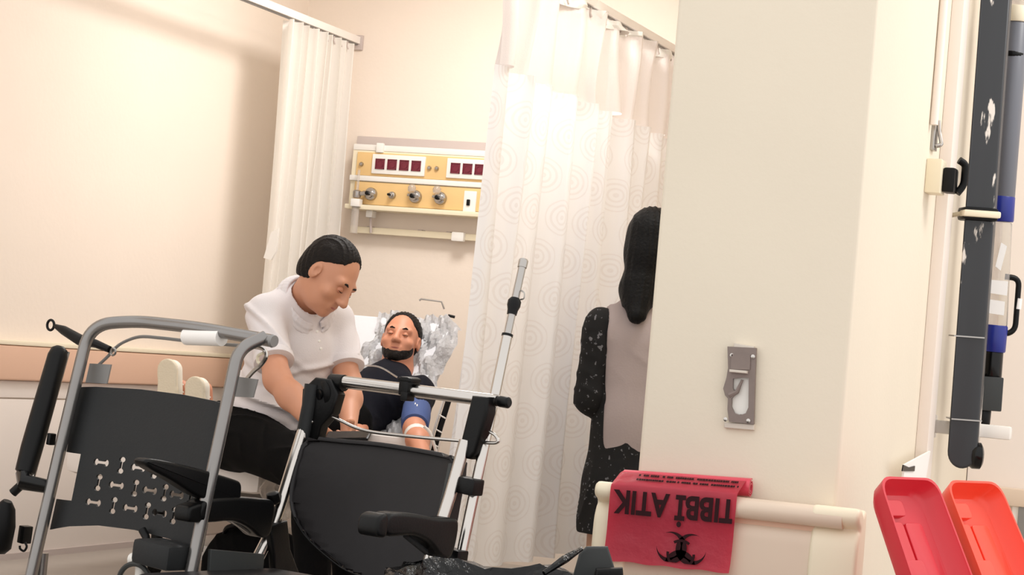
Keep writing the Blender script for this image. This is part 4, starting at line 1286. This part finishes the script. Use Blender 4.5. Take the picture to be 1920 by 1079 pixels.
obj('towel', boxo(at(745, 830, 8.75), (.26, .3, .06), None, .02), 'sheet', t)

t = thing('shoulder_bag', 'black bag standing on the floor under the bed behind the chairs', 'bag', (-3.55, 7.05, 0))
b = Body((-3.85, 6.85, -.03), (-3.2, 7.3, .36), .008)
b.ell((-3.53, 7.06, .13), (.20, .10, .125), k=.04).cap((-3.66, 7.06, .06), (-3.40, 7.06, .06), .075, k=.06)
b.plane((0, 0, .004), (0, 0, -1))
obj('body', b.mesh(folds(.006, 40, (1, .2, .4), 5)), 'trousers', t)
obj('strap', tubeo(smooth_open([(-3.66, 7.04, .20), (-3.62, 6.99, .24), (-3.52, 6.98, .262), (-3.43, 6.99, .24), (-3.40, 7.05, .19)], 5), .009, 8), 'black', t)

# ================================================================== people
# ---- man in a white polo sitting on the edge of the bed, looking down
mf = unit(.60 * R0 - .80 * FH)           # the way his chest faces
ms = unit(np.cross(ZUP, mf))             # his left
pel = at(478, 815, 7.68); wst = at(530, 750, 7.64); chs = at(548, 655, 7.60); upc = at(556, 588, 7.58)
sr, sl = at(497, 590, 7.46), at(628, 600, 7.70)
er, wr = at(520, 712, 7.28), at(592, 800, 7.12)
el, wl = at(654, 722, 7.56), at(654, 800, 7.34)
hr, hl = pel - ms * .10, pel + ms * .10
kr, kl = at(585, 884, 7.14), at(655, 884, 7.34)
ar, al = kr + np.array([.02, .05, -(kr[2] - .09)]), kl + np.array([.02, .05, -(kl[2] - .09)])
hd = Head(at(619, 515, 7.45), unit(.70 * R0 - .42 * FH - .62 * ZUP), unit(.42 * R0 + .0 * FH + .9 * ZUP), 1.06)
t = thing('person', 'seated man in white polo shirt and black trousers looking down at his phone', 'person', (pel[0], pel[1], 0))
lo = np.minimum.reduce([pel, kr, ar, wst, sr, hd.c, wl]) - .25; hi = np.maximum.reduce([pel, kl, sl, hd.c, wl]) + .25
lo[2] = -.02
b = Body(lo, hi, .0048)
neck0 = at(566, 572, 7.57)
b.cap(pel, wst, .13, .13, k=.04, squash=(mf, 1.2)).cap(wst, chs, .13, .13, k=.04, squash=(mf, 1.15)).cap(sr, sl, .055, k=.05)
b.cap(neck0, hd.p(0, -.02, -.05), .062, .056, k=.03)
for s_, e_, w_ in ((sr, er, wr), (sl, el, wl)):
    b.cap(s_, e_, .056, .043, k=.02).cap(e_, e_ + (w_ - e_) * .35, .042, .043, k=.03).cap(e_ + (w_ - e_) * .35, w_, .043, .028, k=.03)
for h_, k_, a_ in ((hr, kr, ar), (hl, kl, al)):
    b.cap(h_, k_, .085, .055, k=.04).cap(k_, a_, .05, .036, k=.02).cap(a_, a_ + mf * .14 - ZUP * .03, .036, .03, k=.02)
hand(b, wr, unit(wl - wr + np.array([0, 0, -.12]) + mf * .05), unit(ms * .3 - ZUP * .5 + mf * .2), 1, .92, .7)
hand(b, wl, unit(at(640, 835, 7.22) - wl), unit(-ms + ZUP * .3), -1, .92, .8)
hd.add(b, None)
obj('body', b.mesh(None, 1), 'skin', t)
hd.details(t, closed=True)
obj('hair', hd.hair(recede=.022, thick=.0035), 'hair', t)
b = Body(lo, hi, .006)
b.cap(pel + ZUP * .02, wst, .150, .160, k=.05, squash=(mf, 1.12)).cap(wst, chs, .158, .148, k=.06, squash=(mf, 1.1)).cap(chs, upc, .146, .10, k=.05, squash=(mf, 1.15))
b.cap(sr, sl, .060, k=.05).cap(upc, neck0, .09, .072, k=.05).cap(sr * .6 + neck0 * .4, neck0, .062, .070, k=.05).cap(sl * .6 + neck0 * .4, neck0, .062, .070, k=.05)
for s_, e_ in ((sr, er), (sl, el)):
    b.cap(s_, s_ + (e_ - s_) * .70, .064, .064, k=.03, cut1=True)
b.cap(neck0 - ZUP * .02, hd.p(0, -.02, -.05), .068, .060, k=.004, op='-')
b.cap(at(585, 582, 7.42), at(594, 622, 7.40), .040, .008, k=.004, op='-')
ndn = unit(neck0 - pel)
b.plane(hd.p(0, 0, -.088), hd.c - neck0)
b.plane(pel - ZUP * .02, -ndn)
def creases(V):                                          # cloth pulled from the shoulders and gathered over the belly
    up = (V - pel) @ unit(upc - pel); side = (V - pel) @ ms
    out = np.zeros(len(V))
    for k_, (h0, tilt_, amp, wid) in enumerate(((.10, .25, .016, .014), (.15, -.30, .014, .012), (.20, .42, .014, .013), (.255, -.22, .012, .012), (.30, .55, .011, .012), (.05, -.15, .014, .014), (.345, -.6, .010, .012))):
        c = up - h0 - tilt_ * side - .018 * np.sin(side * 19 + k_ * 2)
        out += amp * np.exp(-(c / wid) ** 2) * (.55 + .45 * np.sin(side * 11 + k_ * 1.7)) - amp * .5 * np.exp(-((c + .022) / wid) ** 2)
    return out


obj('polo_shirt', b.mesh(creases, 2), 'polo', t)
btn = [at(*p, 7.43) for p in ((588, 604), (592, 622), (596, 640), (599, 654))]
for s_, e_ in ((sr, er), (sl, el)):
    q0, dq = s_ + (e_ - s_) * .66, unit(e_ - s_); bm = nb(); lathe(bm, [(.058, .026), (.0685, .024), (.0695, .012), (.0685, 0), (.058, -.001)], q0, dq, 30); obj('sleeve_band', bm, 'polo', t)
for p in btn[1:]:
    bm = nb(); lathe(bm, [(.005, 0), (.005, .004), (.002, .005)], p + mf * .008, mf, 10); obj('button', bm, 'white', t)
nk = unit(hd.p(0, -.02, -.05) - neck0)
cc = at(576, 566, 7.52)
e1 = unit(mf - nk * (mf @ nk)); e2 = np.cross(nk, e1)
b = Body(cc - .2, cc + .2, .004)
def ring_point(a, r, h): return cc + e1 * r * cos(a) * 1.04 + e2 * r * sin(a) + nk * (h - .034 * max(0, cos(a)) ** 2)
an_ = np.linspace(.22, 2 * pi - .22, 34)
for a0, a1 in zip(an_, an_[1:]):
    b.cap(ring_point(a0, .083, .020), ring_point(a1, .083, .020), .0055, k=.004)
    b.cap(ring_point(a0, .092, .008), ring_point(a1, .092, .008), .0055, k=.012)
    b.cap(ring_point(a0, .103, -.008), ring_point(a1, .103, -.008), .0055, k=.012)
obj('collar', b.mesh(None, 1), 'polo', t)
b = Body(lo, hi, .007)
b.cap(hr, hl, .118, k=.05).cap(pel, pel + ZUP * .05, .15, .15, k=.04, squash=(mf, 1.1))
b.plane(pel + ZUP * .055, ndn)
for h_, k_, a_ in ((hr, kr, ar), (hl, kl, al)): b.cap(h_, k_, .112, .078, k=.05).cap(k_, a_ + (k_ - a_) * .1, .074, .058, k=.03, cut1=True)
obj('trousers', b.mesh(folds(.005, 40, unit(ms + .4 * ZUP), 4), 2), 'trousers', t)
for a_ in (ar, al):
    b = Body(a_ - .3, a_ + .3, .007); f0 = np.array([a_[0], a_[1], .045])
    b.cap(f0 - mf * .05, f0 + mf * .16, .045, .04, k=.03).cap(f0, f0 + ZUP * .06, .045, .042, k=.02).plane((0, 0, .004), (0, 0, -1))
    obj('shoe', b.mesh(None, 1), 'black', t)
ph = at(652, 819, 7.06)
t2 = thing('phone', 'black phone held low in the seated man\'s hands', 'phone', tuple(ph))
RMp = Matrix((tuple(unit(.95 * R0 - .12 * FH + .10 * ZUP)), tuple(unit(np.cross(unit(.3 * FH * -1 + .9 * ZUP), unit(.95 * R0 - .12 * FH + .10 * ZUP)))), tuple(unit(-.3 * FH + .9 * ZUP)))).transposed()
obj('case', boxo(ph, (.145, .072, .011), RMp, .004), 'black', t2)
obj('screen', boxo(ph + np.array(RMp.col[2]) * .006, (.132, .064, .002), RMp), 'black_gloss', t2)

# ---- patient lying against the raised back
t = thing('person', 'patient lying on the bed in dark shirt with head on the raised back', 'person', (-3.7, 7.9, .5))
hc = at(752, 636, 9.0)
hd2 = Head(hc, unit(-.93 * FH - .12 * R0 + .28 * ZUP), unit(.10 * R0 + .35 * FH + .9 * ZUP), .98)
pl2 = np.array([-3.70, 7.86, .60]); ch2 = hc + np.array([.0, -.14, -.24]); nk2 = hc + np.array([0, -.02, -.13])
sl2, sr2 = at(785, 738, 8.78), at(692, 728, 8.95)
el2, wl2 = at(777, 806, 8.52), at(795, 866, 8.22)
er2, wr2 = at(672, 800, 8.6), at(650, 862, 8.3)
fl, frt = at(368, 745, 7.92), at(324, 740, 7.92)
lo = np.array([-4.4, 6.6, .40]); hi = np.array([-3.1, 8.75, 1.25])
b = Body(lo, hi, .0055)
b.cap(pl2, ch2, .11, .11, k=.05).cap(sr2, sl2, .05, k=.05).cap(nk2, hd2.p(0, -.02, -.05), .058, .054, k=.03).cap(ch2, nk2, .10, .06, k=.05)
for s_, e_, w_ in ((sl2, el2, wl2), (sr2, er2, wr2)): b.cap(s_, e_, .044, .040, k=.02).cap(e_, e_ + (w_ - e_) * .35, .040, .042, k=.03).cap(e_ + (w_ - e_) * .35, w_, .042, .028, k=.03)
for q, f_ in ((-.09, frt), (.09, fl)):
    h_ = pl2 + np.array([q, 0, 0]); kn = (h_ + f_) / 2 + np.array([0, 0, .0]); kn[2] = .60; an = f_ + np.array([.0, .08, 0]); an[2] = .575
    b.cap(h_, kn, .08, .058, k=.04).cap(kn, an, .055, .036, k=.03).cap(an, an + np.array([0, -.02, .14]), .036, .028, k=.02)
hand(b, wl2, unit(wl2 - el2), unit(-ZUP), 1, .9, .5); hand(b, wr2, unit(wr2 - er2), unit(-ZUP), -1, .9, .5)
hd2.add(b, None)
obj('body', b.mesh(None, 1), 'skin2', t)
hd2.details(t, closed=True)
obj('hair', hd2.hair(thick=.005, recede=.004), 'hair', t)
bb = Body(hc - .2, hc + .2, .004)                       # short dark beard
s_ = .98
bb.ell(hd2.p(0, .042, -.084), (.051 * s_, .052 * s_, .038 * s_), hd2.B, k=.01).ell(hd2.p(0, .026, -.056), (.066 * s_, .056 * s_, .055 * s_), hd2.B, k=.02).ell(hd2.p(0, .076, -.098), (.024 * s_, .022 * s_, .020 * s_), hd2.B, k=.015)
bb.cap(hd2.p(-.024, .084, -.055), hd2.p(.024, .084, -.055), .0085, k=.004)
bb.plane(hd2.p(0, .06, -.046), .5 * hd2.B[1] + 1.0 * hd2.B[2]); bb.ell(hd2.p(0, .098, -.068), (.020, .022, .011), hd2.B, op='-', k=.004)
obj('beard', bb.mesh(folds(.0015, 300, hd2.B[0], 2), 1), 'hair', t)
b = Body(lo, hi, .008)
b.cap(pl2, ch2, .130, .130, k=.06).cap(sr2, sl2, .064, k=.05).cap(ch2, nk2 - (nk2 - ch2) * .25, .11, .075, k=.06)
b.cap(sr2, er2, .064, .056, k=.03, cut1=True).cap(sl2, sl2 + (el2 - sl2) * .55, .060, .053, k=.03, cut1=True)
obj('shirt', b.mesh(folds(.006, 34, (1, .3, .6), 7)), 'navy', t)
b = Body(lo, hi, .008)
b.cap(pl2 - np.array([.06, 0, 0]), pl2 + np.array([.06, 0, 0]), .13, k=.06)
for q, f_ in ((-.09, frt), (.09, fl)):
    h_ = pl2 + np.array([q, 0, 0]); kn = (h_ + f_) / 2; kn[2] = .60; an = f_ + np.array([.0, .08, 0]); an[2] = .575
    b.cap(h_, kn, .10, .075, k=.05).cap(kn, an, .072, .055, k=.04, cut1=True)
b.plane((0, 0, BZ + .004), (0, 0, -1))
obj('trousers', b.mesh(folds(.005, 36, (1, .4, .2), 8)), 'trousers', t)


def shoe(px, py, lean, topy, d, toe_px):
    heel = at(px, py, d); heel[2] = BZ + .045; toe = at(toe_px, topy, d)
    up = unit(toe - heel); L = np.linalg.norm(toe - heel)
    bk_ = np.array([0, 1.0, 0]); bk_ = unit(bk_ - up * (bk_ @ up)); sd_ = np.cross(up, bk_)
    Bs = np.stack([sd_, bk_, up])
    bo = Body(heel - .25, heel + .35, .006)
    bo.cap(heel + bk_ * .035, heel + up * (L - .042) + bk_ * .03, .036, .038, k=.03, squash=(bk_, 1.1)).cap(heel + bk_ * .05, heel + bk_ * .11 + up * .02, .042, .044, k=.03, cut1=True)
    bo.plane(heel - bk_ * .002, -bk_)
    u_ = obj('shoe', bo.mesh(None, 1), 'shoe', t)
    so = Body(heel - .25, heel + .35, .005)
    so.cap(heel, heel + up * (L - .040), .034, .040, k=.02).cap(heel + up * L * .3, heel + up * L * .5, .030, .032, k=.03)
    so.plane(heel - bk_ * .012, -bk_).plane(heel + bk_ * .006, bk_)
    obj('sole', so.mesh(None, 0), 'sole', u_, angle=60)
    for f_ in (.45, .55, .65):
        q0 = heel + up * L * f_ + bk_ * .072
        obj('lace', tubeo([q0 - sd_ * .022, q0 + bk_ * .004, q0 + sd_ * .022], .003, 6), 'white', u_)


shoe(320, 770, 0, 673, 7.88, 315)
shoe(369, 775, 0, 706, 7.85, 367)

ca, cb_ = sl2 + (el2 - sl2) * .40, sl2 + (el2 - sl2) * .92
t3 = thing('pressure_cuff', 'blue blood pressure cuff wrapped on the patient\'s upper arm', 'cuff', tuple((ca + cb_) / 2))
bm = nb(); ax3 = unit(cb_ - ca); L3 = np.linalg.norm(cb_ - ca)
lathe(bm, [(.044, 0), (.056, .006), (.058, L3 * .5), (.054, L3 - .006), (.044, L3)], ca, ax3, 28); obj('cuff_wrap', bm, 'cuff', t3)
u3 = unit(np.cross(ax3, -FH)); n3 = unit(np.cross(u3, ax3)); n3 = n3 if n3 @ FH < 0 else -n3
bm = nb()
for i in range(8):                                      # faded white print on the cuff
    q = (ca + cb_) / 2 + u3 * (-.028 + .008 * i) + n3 * (.0585 - .012 * abs(i - 3.5) / 3.5) + ax3 * random.uniform(-.008, .008)
    box(bm, q, (.004, .003, random.uniform(.010, .02)), Matrix((tuple(u3), tuple(n3), tuple(ax3))).transposed())
obj('print', bm, 'white', t3)
q = [at(*p, 8.35) for p in ((795, 800), (806, 812), (815, 838), (820, 862))]
obj('air_hose', tubeo(smooth_open(q, 5), .006, 8), 'white', t3)
bm = nb(); c = wl2 + (el2 - wl2) * .80
lathe(bm, [(.041, -.02), (.047, -.012), (.047, .012), (.041, .02)], c, unit(el2 - wl2), 20); obj('gauze_band', bm, 'white', t3)
q = [at(*p, 8.0) for p in ((560, 690), (600, 684), (640, 680), (680, 684), (720, 698), (748, 712))]
t4 = tag(obj('drip_line', tubeo(smooth_open([at(*p, 8.4) for p in ((664, 690), (690, 686), (715, 690), (745, 708))], 6), .003, 6), 'glassy'), 'thin clear tube running across the patient\'s dark shirt', 'tube')

# ---- standing woman, back view, half hidden by the pillar
t = thing('person', 'standing person with black hair and pale grey vest half hidden by the pillar', 'person', tuple(at(1215, 1000, 8.2) * np.array([1, 1, 0])))
D3 = 8.2
nf = unit(.35 * R0 + .94 * FH)           # she faces away
hdn = Head(at(1222, 455, D3), unit(nf - .12 * ZUP), ZUP + .05 * R0, 1.0)
nkn = at(1208, 545, D3); tor = at(1196, 640, D3); wa = at(1180, 790, D3); hp = at(1172, 900, D3)
shl, shr = at(1128, 612, D3 + .0), at(1292, 618, D3)
eln, wln = at(1108, 745, D3 - .01), at(1185, 815, D3 + .24)
ern, wrn = at(1306, 750, D3), at(1300, 860, D3 - .1)
lo = at(1060, 1079, D3) - .3; lo[2] = -.02; hi = at(1360, 360, D3) + .25
lo = np.minimum(lo, hi - .9)
lo[0] = shl[0] - .25; lo[1] = shl[1] - .35; hi[0] = shr[0] + .25; hi[1] = shr[1] + .35
b = Body(lo, hi, .0065)
fx_, fz = unit(shr - shl), 0
b.cap(hp, wa, .12, .10, k=.05, squash=(nf, 1.3)).cap(wa, tor, .10, .11, k=.05, squash=(nf, 1.3)).cap(shl, shr, .05, k=.05).cap(tor, nkn, .09, .05, k=.05).cap(nkn, hdn.p(0, -.02, -.06), .05, .05, k=.02)
for s_, e_, w_ in ((shl, eln, wln), (shr, ern, wrn)): b.cap(s_, e_, .05, .04, k=.02).cap(e_, w_, .04, .027, k=.02)
for q in (-.085, .085):
    h_ = hp + fx_ * q - ZUP * .03; k_ = np.array([h_[0], h_[1], .45]) + nf * .02; a_ = np.array([h_[0], h_[1], .09])
    b.cap(h_, k_, .068, .052, k=.03).cap(k_, a_, .050, .036, k=.03).cap(a_ - ZUP * .03, a_ + nf * .15 - ZUP * .05, .034, .03, k=.02)
hand(b, wln, unit(-ZUP + .1 * nf), fx_, 1, .88, .5); hand(b, wrn, unit(-ZUP + .1 * nf), -fx_, -1, .88, .5)
hdn.add(b, None)
obj('body', b.mesh(None, 1), 'skin3', t)
hdn.details(t)
hb = Body(hdn.c - np.array([.25, .25, .42]), hdn.c + .25, .006)
hb.ell(hdn.p(0, -.022, .028), (.088, .108, .102), hdn.B, k=.02).ell(hdn.p(0, -.05, -.05), (.078, .07, .09), hdn.B, k=.04)
hb.cap(hdn.p(0, -.06, -.06), nkn - nf * .07 - ZUP * .02, .060, .064, k=.04).cap(nkn - nf * .075, at(1194, 590, D3 - .13), .066, .036, k=.04)
hb.keep_either(hdn.p(0, .055, .06), .8 * hdn.B[1] - .6 * hdn.B[2], hdn.p(0, 0, 0), hdn.B[1])
obj('hair', hb.mesh(folds(.003, 170, fx_, 3), 1), 'hair_black', t)
b = Body(lo, hi, .008)
b.cap(hp - ZUP * .05, wa, .150, .135, k=.05, squash=(nf, 1.2)).cap(wa, tor, .138, .145, k=.06, squash=(nf, 1.2)).cap(tor, nkn - ZUP * .03, .12, .07, k=.05, squash=(nf, 1.2)).cap(shl + fx_ * .03, shr - fx_ * .03, .064, k=.06)
b.plane(at(1150, 884, D3), unit(-ZUP)); b.cap(nkn - ZUP * .05, nkn + ZUP * .1, .056, k=.002, op='-')
b.plane(shl + fx_ * .020, unit(-fx_ + .0 * ZUP)); b.plane(shr - fx_ * .020, fx_)
obj('vest', b.mesh(folds(.006, 30, fx_ + .2 * ZUP, 6)), 'vest', t)
b = Body(lo, hi, .008)
for s_, e_, w_ in ((shl, eln, wln), (shr, ern, wrn)): b.cap(s_, e_, .070, .060, k=.02).cap(e_, e_ + (w_ - e_) * 1.12, .060, .052, k=.03, cut1=True)
obj('sleeves', b.mesh(folds(.006, 60, (.2, .2, 1), 12)), 'speckled', t)
b = Body(lo, hi, .009)
hem = np.array([hp[0], hp[1], .30])
b.cap(at(1176, 745, D3), hp - ZUP * .04, .128, .150, k=.05, squash=(nf, 1.2)).cap(hp - ZUP * .04, hem, .150, .165, k=.06, squash=(nf, 1.15), cut1=True)
obj('skirt', b.mesh(folds(.008, 26, fx_ + .1 * ZUP, 16)), 'speckled', t)
for q in (-.085, .085):
    f0 = hp + fx_ * q; f0 = np.array([f0[0], f0[1], .04])
    b = Body(f0 - .25, f0 + .25, .007); b.cap(f0 - nf * .05, f0 + nf * .14, .042, .036, k=.03).cap(f0, f0 + ZUP * .05, .042, .04, k=.02).plane((0, 0, .004), (0, 0, -1))
    obj('shoe', b.mesh(None, 1), 'black', t)
